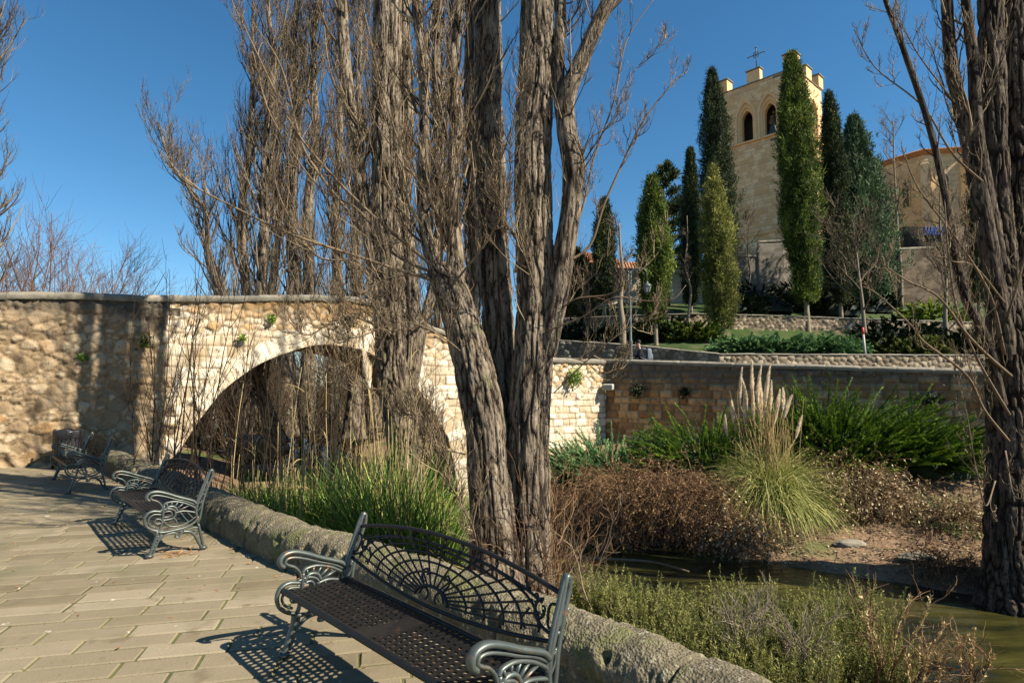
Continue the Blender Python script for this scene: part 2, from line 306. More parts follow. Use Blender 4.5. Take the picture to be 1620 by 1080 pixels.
# ------------------------------------------------------------------ stones
def voro_cells(u, v, su, sv, seed=0, jit=.8):
    """nearest / second nearest jittered lattice cell -> id random, edge distance in metres"""
    a = u / su; b = v / sv; ia = np.floor(a).astype(np.int64); ib = np.floor(b).astype(np.int64)
    d1 = np.full(a.shape, 9e9); d2 = d1.copy(); idr = np.zeros(a.shape); nx = np.zeros(a.shape)
    for i in (-2, -1, 0, 1, 2):
        for j in (-1, 0, 1):
            ca, cb = ia + i, ib + j
            cx = ca + .5 + (cb & 1) * .5 + (_h(ca, cb, seed * 0 + 11 + seed) - .5) * jit; cy = cb + .5 + (_h(ca, cb, 29 + seed) - .5) * jit * .8
            sz = .25 * (_h(ca, cb, 47 + seed) - .5)
            d = np.sqrt(((a - cx) * su) ** 2 + ((b - cy) * sv * 1.15) ** 2) - sz * min(su, sv)
            r = _h(ca, cb, 71 + seed)
            m1 = d < d1; d2 = np.where(m1, d1, np.minimum(d2, d)); idr = np.where(m1, r, idr); d1 = np.where(m1, d, d1)
    return idr, (d2 - d1) / 2
def course_cells(u, v, hh, ww, seed=0):
    """courses of varied height with blocks of varied length"""
    nrow = 60; hs = hh * (.75 + .5 * _h(np.arange(nrow), np.full(nrow, seed), np.full(nrow, 3))); edges = np.concatenate([[0], np.cumsum(hs)])
    vv = v % edges[-1]; row = np.clip(np.searchsorted(edges, vv, side='right') - 1, 0, nrow - 1)
    dv = np.minimum(vv - edges[row], edges[row + 1] - vv)
    w_ = ww * (.85 + .5 * _h(row, row * 0 + seed, row * 0 + 5)); uu = u / w_ + _h(row, row * 0 + seed, row * 0 + 9) * 7
    i = np.floor(uu).astype(np.int64); j0 = (_h(i, row, i * 0 + 13 + seed) - .5) * .5; j1 = (_h(i + 1, row, i * 0 + 13 + seed) - .5) * .5
    lo = i + j0; hi = i + 1 + j1
    i2 = np.where(uu < lo, i - 1, np.where(uu > hi, i + 1, i))
    dd = np.minimum(np.abs(uu - lo), np.abs(uu - hi)) * w_
    return _h(i2, row, i2 * 0 + 17 + seed), np.minimum(dd, dv)

# ------------------------------------------------------------------ terrain
CL = np.array([(22, -8), (14, 2.2), (9.2, 6.2), (6.4, 8.5), (3.6, 10.3), (1.0, 12.3), (-1.2, 15.0), (-3.3, 17.9), (-5.3, 21), (-10, 29), (-20, 45), (-40, 75)], float)
CL = cat(CL, 160)
def river_d(x, y):
    """signed distance to the river's centre line: + on the far (right) bank"""
    sh = np.shape(x); p = np.stack([np.ravel(x), np.ravel(y)], 1); best = np.full(len(p), 9e9); sg = np.ones(len(p))
    for a, b in zip(CL[:-1], CL[1:]):
        e = b - a; L = e @ e; t = np.clip(((p - a) @ e) / L, 0, 1); q = p - a - t[:, None] * e; d = np.hypot(q[:, 0], q[:, 1])
        s = np.sign(e[1] * q[:, 0] - e[0] * q[:, 1]); m = d < best; best = np.where(m, d, best); sg = np.where(m, s, sg)
    return (best * sg).reshape(sh)
WATER = -1.72
def low_h(x, y):
    d = river_d(x, y)
    near = np.interp(-d, [0, 1.6, 2.2, 3.2, 5.0, 7, 30], [-2.6, -2.3, -1.8, -1.35, -.75, -.38, -.3])
    far = np.interp(d, [0, 1.6, 2.2, 3.2, 5.0, 7.5, 9.5, 40], [-2.6, -2.3, -1.78, -1.45, -1.05, -.35, 0, .3])
    h = np.where(d < 0, near, far)
    back = sstep(21, 30, y) * (d < 0)
    h = h * (1 - back) + back * np.interp(-d, [0, 2, 3, 9, 30], [-2.6, -1.8, -1.2, -.6, .2])
    return h + .16 * fbm(n3(x * .55, y * .55)) * sstep(1.5, 3, np.abs(d)) + .05 * fbm(n3(x * 2.7, y * 2.7, 4.0), 3)
def mk_ground():
    mb = MB(); xs = np.concatenate([np.linspace(-160, -14, 30)[:-1], np.arange(-14, 16, .12), np.linspace(16, 160, 40)]); ys = np.concatenate([np.linspace(-40, 1, 12)[:-1], np.arange(1, 27, .12), np.linspace(27, 60, 50)[:-1], np.linspace(60, 420, 20)])
    X, Y = np.meshgrid(xs, ys, indexing='ij'); Z = low_h(X, Y)
    # below the paving keep it level and out of sight
    mb2 = curb_side(X, Y); Z = np.where(mb2 < 0, -.25, Z)
    grid(mb, np.stack([X, Y, Z], -1), len(xs), len(ys), tint=np.clip(.5 + .3 * fbm(n3(X * .8, Y * .8)), 0, 1))
    return structure(mb.build('ground', M['ground']))
# low kerb wall centre line
CW = cat(np.array([(-9.6, 14.3), (-8.7, 13.2), (-7.7, 12.1), (-6.4, 10.75), (-4.15, 8.35), (-2.45, 6.55), (-1.45, 5.65), (-.35, 4.62), (.42, 3.88), (.92, 3.32), (1.32, 2.68), (1.62, 1.9), (1.8, 1.0), (1.9, -1.0), (1.9, -6)]), 420)
def curb_side(x, y):
    """signed distance to wall line: negative on the plaza side"""
    sh = np.shape(x); p = np.stack([np.ravel(x), np.ravel(y)], 1); best = np.full(len(p), 9e9); sg = np.ones(len(p))
    C2 = np.concatenate([[CW[0] + (CW[0] - CW[6]) * 20], CW[::6]])
    for a, b in zip(C2[:-1], C2[1:]):
        e = b - a; L = e @ e; t = np.clip(((p - a) @ e) / L, 0, 1); q = p - a - t[:, None] * e; d = np.hypot(q[:, 0], q[:, 1])
        s = np.sign(-(e[1] * q[:, 0] - e[0] * q[:, 1])); m = d < best; best = np.where(m, d, best); sg = np.where(m, s, sg)
    return (best * sg).reshape(sh)
mk_ground()
# water sheet following the river
def mk_river():
    mb = MB(); T = np.gradient(CL, axis=0); T /= np.linalg.norm(T, axis=1)[:, None]; N_ = np.stack([T[:, 1], -T[:, 0]], 1)
    s = np.linspace(-3.2, 3.2, 9); V = CL[:, None] + N_[:, None] * s[None, :, None]
    V = np.concatenate([V, np.full(V.shape[:2] + (1,), WATER)], -1); grid(mb, V, len(CL), 9)
    return structure(mb.build('river', M['water']))
mk_river()

# ------------------------------------------------------------------ plaza paving
BD = np.array([.85, .53]); BD /= np.linalg.norm(BD); BN = np.array([BD[1], -BD[0]])   # bridge face direction and its outward normal
B0 = np.array([-11.05, 12.95])
def plaza():
    mb = MB(); ang = R_(13.5); c, s = math.cos(ang), math.sin(ang); rw, ln = .215, .60
    r = -38; cents = []
    for row in range(-24, 100):
        v = row * rw; off = rng.random() * ln; u = -22 + off
        while u < 9:
            L = ln * (.78 + .4 * rng.random()); cu = u + L / 2; cents.append((cu, v + rw / 2, L, rw)); u += L
    C_ = np.array(cents); X = C_[:, 0] * c - C_[:, 1] * s; Y = C_[:, 0] * s + C_[:, 1] * c
    cs = curb_side(X, Y); bd = (X - B0[0]) * BN[0] + (Y - B0[1]) * BN[1]
    ok = (cs < -.02) & (bd > -.2) & (Y > -2) & (X > -19)
    # the slabs' tops and rounded rims
    for i in np.nonzero(ok)[0]:
        g = .013 + .009 * rng.random()
        box(mb, (X[i], Y[i], -.04 + .0022 * rng.standard_normal()), (C_[i, 2] - g, rw - g, .08), ang + .006 * rng.standard_normal(), float(np.clip(+.5 + .24 * rng.standard_normal(), 0, 1)), .008,
            (.004 * rng.standard_normal(), .010 * rng.standard_normal()))
    o = mb.build('plaza_paving', M['paving'], smooth=False); structure(o)
    mb = MB(); xs = np.arange(-22, 3.5, .1); ys = np.arange(-4, 19, .1); X, Y = np.meshgrid(xs, ys, indexing='ij')
    Z = -.010 + .006 * fbm(n3(X * 9, Y * 9)); cs = curb_side(X, Y); keep = (cs[:-1, :-1] < .15)
    grid(mb, np.stack([X, Y, Z], -1), len(xs), len(ys), keep=keep, tint=np.clip(.4 + .5 * fbm(n3(X * 1.3, Y * 1.3, 3)), 0, 1))
    structure(mb.build('plaza_joint_soil', M['joint']))
plaza()
# ------------------------------------------------------------------ low rounded river wall
def curb_wall():
    mb = MB(); n = 1500; C_ = cat(CW[::10], n); T = np.gradient(C_, axis=0); T /= np.linalg.norm(T, axis=1)[:, None]; N_ = np.stack([-T[:, 1], T[:, 0]], 1)  # to the river side
    seg = np.linalg.norm(np.diff(C_, axis=0), axis=1); S = np.concatenate([[0], np.cumsum(seg)])
    prof = cat(np.array([(-.25, -.06), (-.255, .06), (-.25, .17), (-.225, .25), (-.16, .32), (-.06, .362), (.05, .365), (.15, .33), (.225, .26), (.255, .16), (.27, .0), (.29, -.25), (.32, -.6)]), 56)
    pn = np.gradient(prof, axis=0); pn = np.stack([-pn[:, 1], pn[:, 0]], 1); pn /= np.linalg.norm(pn, axis=1)[:, None]
    V = np.empty((n, 56, 3)); V[..., :2] = C_[:, None] + N_[:, None] * prof[None, :, :1]; V[..., 2] = prof[None, :, 1]
    D = np.empty_like(V); D[..., :2] = N_[:, None] * pn[None, :, :1]; D[..., 2] = pn[None, :, 1]
    side = (np.arange(56) < 18)[None]
    a = .030 * fbm(V * 3.1) + .018 * fbm(V * 11, 3) + .012 * np.abs(fbm(V * 27, 2))
    pit = np.clip(fbm(V * 8 + 5) - .22, 0, 1) * np.where(side, .16, .04)
    jt = np.abs(((S + 1.1 + .3 * np.sin(S * 1.3)) / 1.75) % 1 - .5) * 1.75; wob = .02 * fbm(n3(S * 0, V[:, 20, 0] * 3, V[:, 20, 2]))
    crack = np.exp(-((jt[:, None] + .06 * fbm(V * 2.2)) / .017) ** 2)
    V += D * (a - pit - .06 * crack)[..., None]
    grid(mb, V, n, 56, tint=np.clip(.5 + .35 * fbm(V * 4) - .5 * crack, 0, 1), flip=True)
    o = mb.build('river_parapet_wall', M['curb']); tag(o, 'long low rounded wall of lichen-spotted concrete curving along the river edge behind the benches', 'low wall')
curb_wall()

# ------------------------------------------------------------------ bridge
def face_uz(px, py):
    d = ray(px, py); o = np.array([0, 0, EYE]); n = np.array([BN[0], BN[1], 0]); t = ((np.array([B0[0], B0[1], 0]) - o) @ n) / (d @ n); q = o + d * t
    return np.array([(q[:2] - B0) @ BD, q[2]])
def fpt(u, z, off=0.0):
    u = np.asarray(u, float); z = np.asarray(z, float)
    return np.stack(np.broadcast_arrays(B0[0] + BD[0] * u + BN[0] * off, B0[1] + BD[1] * u + BN[1] * off, z), -1)
TOPP = [face_uz(*q) for q in ((-0, 461), (130, 462), (240, 467), (370, 467), (500, 466), (560, 468), (600, 476), (640, 492), (690, 518), (760, 540), (880, 566))]
TOPP = np.array(TOPP); UEND = face_uz(958, 577)[0]
def btop(u): return np.interp(u, np.concatenate([[-30], TOPP[:, 0], [UEND + 1]]), np.concatenate([[TOPP[0, 1] - .5], TOPP[:, 1], [TOPP[-1, 1]]])) 
ARP = np.array([face_uz(*q) for q in ((278, 719), (315, 665), (352, 619), (383, 594), (414, 574), (451, 559), (491, 547), (519, 545), (547, 548), (580, 556), (615, 574), (645, 597), (673, 631), (692, 662), (707, 690), (718, 733), (724, 775))])
ARP = np.concatenate([[(ARP[0, 0] - .75, -.6), (ARP[0, 0] - 1.25, -1.9)][::-1], ARP, [(ARP[-1, 0] + .05, -2.6)]])
ARC = cat(ARP, 240)
def arch_sd(u, z):
    """signed distance to the opening (negative inside) and the arc length of the nearest point"""
    sh = u.shape; p = np.stack([u.ravel(), z.ravel()], 1); best = np.full(len(p), 9e9); si = np.zeros(len(p)); qx = np.zeros((len(p), 2))
    S = np.concatenate([[0], np.cumsum(np.linalg.norm(np.diff(ARC, axis=0), axis=1))])
    for k in range(len(ARC) - 1):
        a, b = ARC[k], ARC[k + 1]; e = b - a; t = np.clip(((p - a) @ e) / (e @ e), 0, 1); q = a + t[:, None] * e; d = np.hypot(*(p - q).T); m = d < best
        best = np.where(m, d, best); si = np.where(m, S[k] + t * (S[k + 1] - S[k]), si); qx = np.where(m[:, None], q, qx)
    cr = ARC[np.argmax(ARC[:, 1])]
    zi = np.interp(p[:, 0], ARC[:, 0], ARC[:, 1], left=-99, right=-99)  # monotone in u
    ins = p[:, 1] < zi
    return np.where(ins, -best, best).reshape(sh), si.reshape(sh), qx.reshape(sh + (2,))
BW = 4.2
def bridge():
    root = empty('stone_bridge', (*(B0 + BD * 6), 0), 'old arched stone bridge with pale voussoirs at left, spanning the river', 'bridge'); loc = np.array([*(B0 + BD * 6), 0])
    res = .032; us = np.arange(-7, UEND + .001, res); zs = np.arange(-2.4, 4.6, res); U, Z = np.meshgrid(us, zs, indexing='ij')
    tp = btop(U) - .16
    # rows follow the top edge so that it stays clean
    Zr = np.where(Z > tp, tp, Z)
    sd, si, qx = arch_sd(U, Zr)
    ins = sd < 0; cell_in = ins[:-1, :-1] & ins[1:, :-1] & ins[:-1, 1:] & ins[1:, 1:]; top = (Z[:-1, :-1] >= tp[:-1, :-1])
    snap = ins & (sd > -.06); Un = np.where(snap, qx[..., 0], U); Zn = np.where(snap, qx[..., 1], Zr)
    wob = .05 * fbm(n3(U * 1.7, Z * 1.7)); 
    r1, e1 = voro_cells(U + wob, Z + .06 * fbm(n3(U * 1.1, Z * 1.3, 7)), .37, .23, 3)
    rs, es = voro_cells(U + 1.6 * wob, Z + wob, .18, .12, 21); big = _h((r1 * 9973).astype(np.int64), ins * 0 + 1, ins * 0 + 2) > .45
    rm, em = voro_cells(U - wob, Z * 1.25 + wob, .62, .36, 77); patch = fbm(n3(U * .8, Z * .9, 31)) > .33; r1 = np.where(patch & (rm > .25), rm, r1); e1 = np.where(patch & (rm > .25), em, e1); big = big | (patch & (rm > .25))
    r1, e1 = np.where(big, r1, .3 * r1 + .7 * rs), np.where(big, e1, np.minimum(e1, es))
    r2, e2 = course_cells(U + .3 * wob, Z + .4 + .02 * U + .3 * wob, .235, .40, 5)
    r3, e3 = voro_cells(U + wob, Z + wob, .26, .17, 9)
    th = si / .30; ti = np.floor(th).astype(np.int64); r4 = _h(ti, ti * 0 + 3, ti * 0 + 4); f = th - ti
    ring = np.minimum(np.minimum(f, 1 - f) * .30, np.minimum(np.abs(sd), np.abs(.46 + .10 * (r4 - .5) - sd)))
    left = (U < 3.1 + .25 * (r2 - .5) * 2 + .1 * wob)           # rough rubble side
    upper = (Z > btop(U) - 1.02 + .2 * (r3 - .5)) & ~left
    isr = (sd < .46 + .10 * (r4 - .5)) & (sd >= -.1) & (U > 2.4)
    rid = np.where(isr, r4, np.where(left, r1, np.where(upper, r3, r2)))
    ed = np.where(isr, ring, np.where(left, e1, np.where(upper, e3, e2)))
    right = U > 13.0
    jw = np.where(left, .026, np.where(upper, .02, np.where(isr, .012, .016))); mort = 1 - sstep(jw * .3, jw * 1.3, ed)
    dep = np.where(left, .04, np.where(upper, .035, .022))
    disp = dep * (sstep(0, np.where(left, .028, .04), ed) - .8) + np.where(left, .06, .035) * (rid - .5) + np.where(left, .055, .03) * fbm(n3(U * 6, Z * 6, 2), 3) + np.where(left, .10, .02) * fbm(n3(U * .8, Z * .8, 5))
    disp = np.where(snap, 0, disp) 
    V = fpt(Un, Zn, disp)
    keep = ~(cell_in | top)
    kl = left[:-1, :-1]
    for nm, mat, k2 in (('rubble_face', 'rubble', kl), ('dressed_face', 'ashlar', ~kl)):
        mb = MB(); kk = keep & k2
        i, j = np.nonzero(kk); nv = len(zs); a = i * nv + j; q = np.stack([a, a + nv, a + nv + 1, a + 1], -1)
        used = np.unique(q); remap = np.zeros(len(us) * nv, np.int64); remap[used] = np.arange(len(used))
        tt = rid.reshape(-1)[used]
        if mat == 'ashlar': tt = np.where(upper.reshape(-1)[used], .70 + .3 * tt, tt * .72)
        mb.add(V.reshape(-1, 3)[used], remap[q], None, tt, mort.reshape(-1)[used]); mb.build(nm, M[mat], root, loc=loc)
    # vault under the arch
    mb = MB(); A2 = cat(ARC[::6], 160); w_ = np.linspace(0, 1, 70) * BW; S = np.concatenate([[0], np.cumsum(np.linalg.norm(np.diff(A2, axis=0), axis=1))])
    SS, WW = np.meshgrid(S, w_, indexing='ij'); r, e = course_cells(WW, SS, .37, .6, 8); m_ = 1 - sstep(.004, .03, e)
    tg = np.gradient(A2, axis=0); tg /= np.linalg.norm(tg, axis=1)[:, None]; nn = np.stack([tg[:, 1], -tg[:, 0]], 1)
    off = .03 * (sstep(0, .05, e) - 1) + .02 * (r - .5); off *= sstep(0, .1, WW) * sstep(0, .1, BW - WW)
    V = fpt(A2[:, None, 0] + nn[:, None, 0] * off, A2[:, None, 1] + nn[:, None, 1] * off, -WW); grid(mb, V, len(A2), 70, tint=r, mort=m_); mb.build('vault', M['vault'], root, loc=loc)
    # back face, deck, parapet tops
    mb = MB(); us2 = np.arange(-7, UEND + 3.2, .12); zs2 = np.arange(-2.4, 4.6, .12); U, Z = np.meshgrid(us2, zs2, indexing='ij'); tp = btop(U) - .16; Zr = np.where(Z > tp, tp, Z)
    sd, si, qx = arch_sd(U, Zr); ins = sd < 0; ci = ins[:-1, :-1] & ins[1:, :-1] & ins[:-1, 1:] & ins[1:, 1:]; sn = ins & (sd > -.25)
    r, e = course_cells(U, Z, .3, .5, 5); Un = np.where(sn, qx[..., 0], U); Zn = np.where(sn, qx[..., 1], Zr)
    grid(mb, fpt(Un, Zn, -BW), len(us2), len(zs2), keep=~(ci | (Z[:-1, :-1] >= tp[:-1, :-1])), tint=r, flip=True); mb.build('back_face', M['vault'], root, loc=loc)
    for k, (o0, o1) in enumerate(((.07, -.46), (-BW + .42, -BW - .06))):
        mb = MB(); us3 = np.arange(-7, UEND + (0 if k == 0 else 3.2), .035); c = cat(np.array([(o0 - .02, -.17), (o0, -.12), (o0 - .01, -.04), ((o0 + o1) / 2 + .1, .01), ((o0 + o1) / 2 - .1, .01), (o1 + .01, -.04), (o1, -.12), (o1 + .02, -1.0)]), 26)
        U, K = np.meshgrid(us3, np.arange(26), indexing='ij'); pz = c[:, 1][K] + btop(U); po = c[:, 0][K]
        blk = U / .85; bi = np.floor(blk).astype(np.int64); rr = _h(bi, bi * 0 + 5, bi * 0); f = np.minimum(blk - bi, 1 + bi - blk) * .85
        V = fpt(U, pz + .022 * (rr - .5), po); V += .012 * np.stack([fbm(V * 5), fbm(V * 5 + 9), fbm(V * 5 + 19)], -1) - np.array([0, 0, .03]) * (1 - sstep(0, .03, f))[..., None]
        grid(mb, V, len(us3), 26, tint=np.clip(rr * .5 + .25 + .3 * fbm(V * 3), 0, 1), mort=1 - sstep(.0, .02, f), flip=True); mb.build('coping', M['coping'], root, loc=loc)
    mb = MB(); us4 = np.arange(-7, UEND + 3, .3); V = np.stack([fpt(us4, btop(us4) - .95, -.3), fpt(us4, btop(us4) - .95, -BW + .3)], 1); grid(mb, V, len(us4), 2); mb.build('deck', M['road'], root, loc=loc)
bridge()

# ------------------------------------------------------------------ generic stone wall along a polyline
def stone_wall(name, pts, ztop, zbot, mat, label, cellf, dep=.05, jw=.03, res=.05, thick=.4, cap='coping', capt=.14, capo=.05, lean=0.0, rough=.02, captint=None):
    """front side = to the right-hand side when walking pts; ztop/zbot lists per point"""
    pts = np.asarray(pts, float); root = empty(name, (pts[0, 0], pts[0, 1], zbot[0]), label, 'wall'); loc = np.array([pts[0, 0], pts[0, 1], zbot[0]])
    seg = np.concatenate([[0], np.cumsum(np.linalg.norm(np.diff(pts, axis=0), axis=1))]); us = np.arange(0, seg[-1] + res, res); us[-1] = seg[-1]
    X = np.interp(us, seg, pts[:, 0]); Y = np.interp(us, seg, pts[:, 1]); T = np.gradient(np.stack([X, Y], 1), axis=0); T /= np.linalg.norm(T, axis=1)[:, None]; N_ = np.stack([T[:, 1], -T[:, 0]], 1)
    zt = np.interp(us, seg, ztop) - capt; zb = np.interp(us, seg, zbot); nz = int(max((np.array(ztop) - np.array(zbot)).max() / res, 3)); f = np.linspace(0, 1, nz)
    Zz = zb[:, None] + (zt - zb)[:, None] * f; Uu = np.broadcast_to(us[:, None], Zz.shape)
    wob = .04 * fbm(n3(Uu * 1.5, Zz * 1.5)); r, e = cellf(Uu + wob, Zz + wob); m_ = 1 - sstep(jw * .3, jw * 1.3, e)
    off = dep * (sstep(0, .06, e) - .8) + dep * .8 * (r - .5) + rough * fbm(n3(Uu * 5, Zz * 5)) + lean * (1 - f)[None]
    V = np.stack([X[:, None] + N_[:, :1] * off, Y[:, None] + N_[:, 1:] * off, Zz], -1)
    mb = MB(); grid(mb, V, len(us), nz, tint=r, mort=m_)
    b = np.stack([X - N_[:, 0] * thick, Y - N_[:, 1] * thick], 1); k = len(us)
    V2 = np.stack([np.column_stack([X, Y, zt]), np.column_stack([b, zt]), np.column_stack([b, zb])], 1); grid(mb, V2, k, 3, tint=.4)
    mb.build('wall_face', M[mat], root, loc=loc)
    if cap:
        mb = MB(); c = cat(np.array([(capo - .015, -capt), (capo, -capt * .6), (capo - .01, -capt * .25), (capo - .08, 0), (-thick * .5, .02), (-thick - capo + .06, 0), (-thick - capo, -capt * .5), (-thick - capo + .01, -capt)]), 18)
        blk = us / .9; bi = np.floor(blk).astype(np.int64); rr = _h(bi, bi * 0 + 5, bi * 0 + 2); ff = np.minimum(blk - bi, 1 + bi - blk) * .9
        V = np.stack([X[:, None] + N_[:, :1] * c[None, :, 0], Y[:, None] + N_[:, 1:] * c[None, :, 0], (zt + capt)[:, None] + c[None, :, 1] + (.02 * (rr - .5) - .02 * (ff < .03))[:, None]], -1)
        V += .012 * fbm(V * 4)[..., None]
        grid(mb, V, len(us), 18, tint=np.clip(.25 + .5 * rr[:, None] + .2 * fbm(V * 2), 0, 1), mort=np.broadcast_to((1 - sstep(0, .03, ff))[:, None], V.shape[:2]), flip=True); mb.build('coping', M[cap], root, loc=loc)
    return root
CORNER = fpt(UEND, 0)[:2]
RW_END = np.array([12.95, 16.25]); RW_FAR = RW_END + (RW_END - CORNER) * 2.4
zc = float(btop(UEND))
z_end = float(P(1560, 585, 16.25)[2])
stone_wall('retaining_wall', [CORNER, RW_END, RW_FAR], [zc, z_end, z_end - .6], [-.8, -.8, -.8], 'retain',
           'tall brown stone quay wall in shade running right from the bridge behind the pampas grass', lambda u, v: course_cells(u + .03 * fbm(n3(u * 2, v * 2)), v + .05 * fbm(n3(u * 1.2, v * 1.5, 3)), .23, .36, 12), dep=.06, jw=.018, res=.04, thick=.5, lean=.0, rough=.05)
# ------------------------------------------------------------------ upper ground: road, terraces and hill
WD = nrm(RW_END - CORNER); WNl = np.array([-WD[1], WD[0]])     # away from the camera
LWP = np.array([P(880, 537, 30.5)[:2], P(1000, 545, 29.0)[:2], P(1120, 557, 27.2)[:2], P(1138, 559, 26.9)[:2], P(1350, 560, 27.6)[:2], P(1560, 561, 28.4)[:2], P(2000, 562, 31)[:2]])
LWP = np.concatenate([[LWP[0] + (LWP[0] - LWP[1]) * 1.2], LWP])
LWZ = [4.25] + [float(P(a, b, c)[2]) for a, b, c in ((880, 537, 30.5), (1000, 545, 29.0), (1120, 557, 27.2), (1138, 559, 26.9), (1350, 560, 27.6), (1560, 561, 28.4), (2000, 562, 31))]
def up_h(x, y):
    d = y - np.interp(x, LWP[:, 0], LWP[:, 1])
    s = (x - CORNER[0]) * WD[0] + (y - CORNER[1]) * WD[1]
    base = np.interp(d, [-.2, .1, 5.4, 11.4, 12, 16.4, 17.4, 25.4, 26.4, 35.4, 37.4, 70, 200], [0, 1.2, 2.1, 3.3, 4.4, 5.0, 5.6, 7.5, 8.6, 11, 13, 16, 18])
    return 1.72 - .018 * np.clip(s, 0, 30) + base + .12 * fbm(n3(x * .4, y * .4)) * sstep(.5, 2, d)
def mk_upper():
    mb = MB(); ds = np.concatenate([np.arange(.2, 46, .35), np.linspace(46, 260, 30)]); ss = np.concatenate([np.arange(-6, 40, .4), np.linspace(40, 200, 20)])
    D, S = np.meshgrid(ds, ss, indexing='ij'); S = S - np.where(S < 0, 0, 0) - sstep(0, 40, D) * np.where(S < 5, (5 - S) * .8, 0)
    X = CORNER[0] + WNl[0] * D + WD[0] * S; Y = CORNER[1] + WNl[1] * D + WD[1] * S; Z = up_h(X, Y)
    grid(mb, np.stack([X, Y, Z], -1), len(ds), len(ss), keep=(Y - np.interp(X, LWP[:, 0], LWP[:, 1]) > -.6)[:-1, :-1], flip=True, tint=np.clip(.5 + .4 * fbm(n3(X * .5, Y * .5)), 0, 1)); structure(mb.build('hillside', M['grass']))
    mb = MB(); k = D <= 6.8; ds = np.arange(.2, 24, 1.5); D, S = np.meshgrid(ds, ss, indexing='ij'); X = CORNER[0] + WNl[0] * D + WD[0] * S; Y = CORNER[1] + WNl[1] * D + WD[1] * S
    Z = 1.73 - .018 * np.clip(S, 0, 30); grid(mb, np.stack([X, Y, Z], -1), len(ds), len(ss), flip=True); structure(mb.build('road', M['road']))
mk_upper()
def upz(x, y): return float(up_h(np.array(x, float), np.array(y, float)))
# ------------------------------------------------------------------ hillside walls
fieldc = lambda u, v: voro_cells(u, v, .34, .22, 31)
stone_wall('park_wall', LWP, LWZ, [z - 2.3 for z in LWZ], 'field', 'low rough stone wall along the road beyond the river with a grass terrace behind it', fieldc, dep=.06, jw=.02, res=.05, thick=.4, cap='coping', capt=.06, capo=.01)
def hit(px, py, y0=22, y1=120):
    d = ray(px, py)
    for Y in np.arange(y0, y1, .1):
        q = np.array([0, 0, EYE]) + d * (Y / d[1])
        if q[2] < upz(q[0], q[1]): return q
    return q
def lw(x): return float(np.interp(x, LWP[:, 0], LWP[:, 1]))
xs_ = np.array([3., 8, 12, 18, 24, 34]); stone_wall('terrace_wall', [(x, lw(x) + 11.6) for x in xs_], [upz(x, lw(x) + 12.4) + .25 for x in xs_], [upz(x, lw(x) + 10) - .2 for x in xs_], 'field', 'low dry stone terrace wall behind the tall cypress trunks', fieldc, dep=.08, jw=.03, res=.08, thick=.4, cap='coping', capt=.08)
def pwall(name, pxs, Yb, mat, label, cellf, drop=6, **k):
    pts = [P(a, b, Y)[:2] for (a, b), Y in zip(pxs, Yb)]; zt = [float(P(a, b, Y)[2]) for (a, b), Y in zip(pxs, Yb)]
    return stone_wall(name, pts, zt, [min(z - drop, upz(*p) - 1) for z, p in zip(zt, pts)], mat, label, cellf, **k)
ashc = lambda u, v: course_cells(u, v, .4, .8, 41)
pwall('grey_terrace_wall', [(1150, 404), (1197, 403), (1197.5, 381), (1232, 379), (1240, 379), (1241, 392), (1300, 396)], [54, 54, 53.9, 53.9, 53.9, 54, 55], 'greywall', 'high grey stone terrace wall at the foot of the church tower', ashc, drop=8, dep=.03, jw=.02, res=.16, thick=.5, capt=.2, capo=.06)
pwall('slope_wall', [(1302, 396), (1420, 392), (1580, 385)], [55, 56, 58], 'darkwall', 'dark brown stone wall on the slope below the church apse', ashc, drop=8, dep=.03, jw=.02, res=.16, thick=.5, capt=.2, capo=.06)
pwall('garden_wall', [(840, 415), (990, 424), (1000, 424), (1085, 420), (1110, 418)], [50, 50, 50, 51, 51], 'plaster', 'tan garden wall on the slope between the dark conifers left of the tower', ashc, drop=8, dep=.02, jw=.02, res=.2, thick=.5, capt=.2)

# railing at the foot of the tower
def railing():
    a = P(1150, 404, 53.6); b = P(1197, 403, 53.6); root = empty('metal_railing', a, 'thin metal railing on the grey wall left of its taller block, below the tower', 'railing')
    mb = MB(); n = 22
    for i in range(n + 1):
        q = a + (b - a) * i / n; tube(mb, [q, q + np.array([0, 0, .95])], .022, 6)
    mb.build('baluster', M['lampmetal'], root, loc=a)
    mb = MB(); tube(mb, [a + [0, 0, .95], b + [0, 0, .95]], .035, 6); tube(mb, [a + [0, 0, .12], b + [0, 0, .12]], .025, 6); mb.build('rail', M['lampmetal'], root, loc=a)
railing()

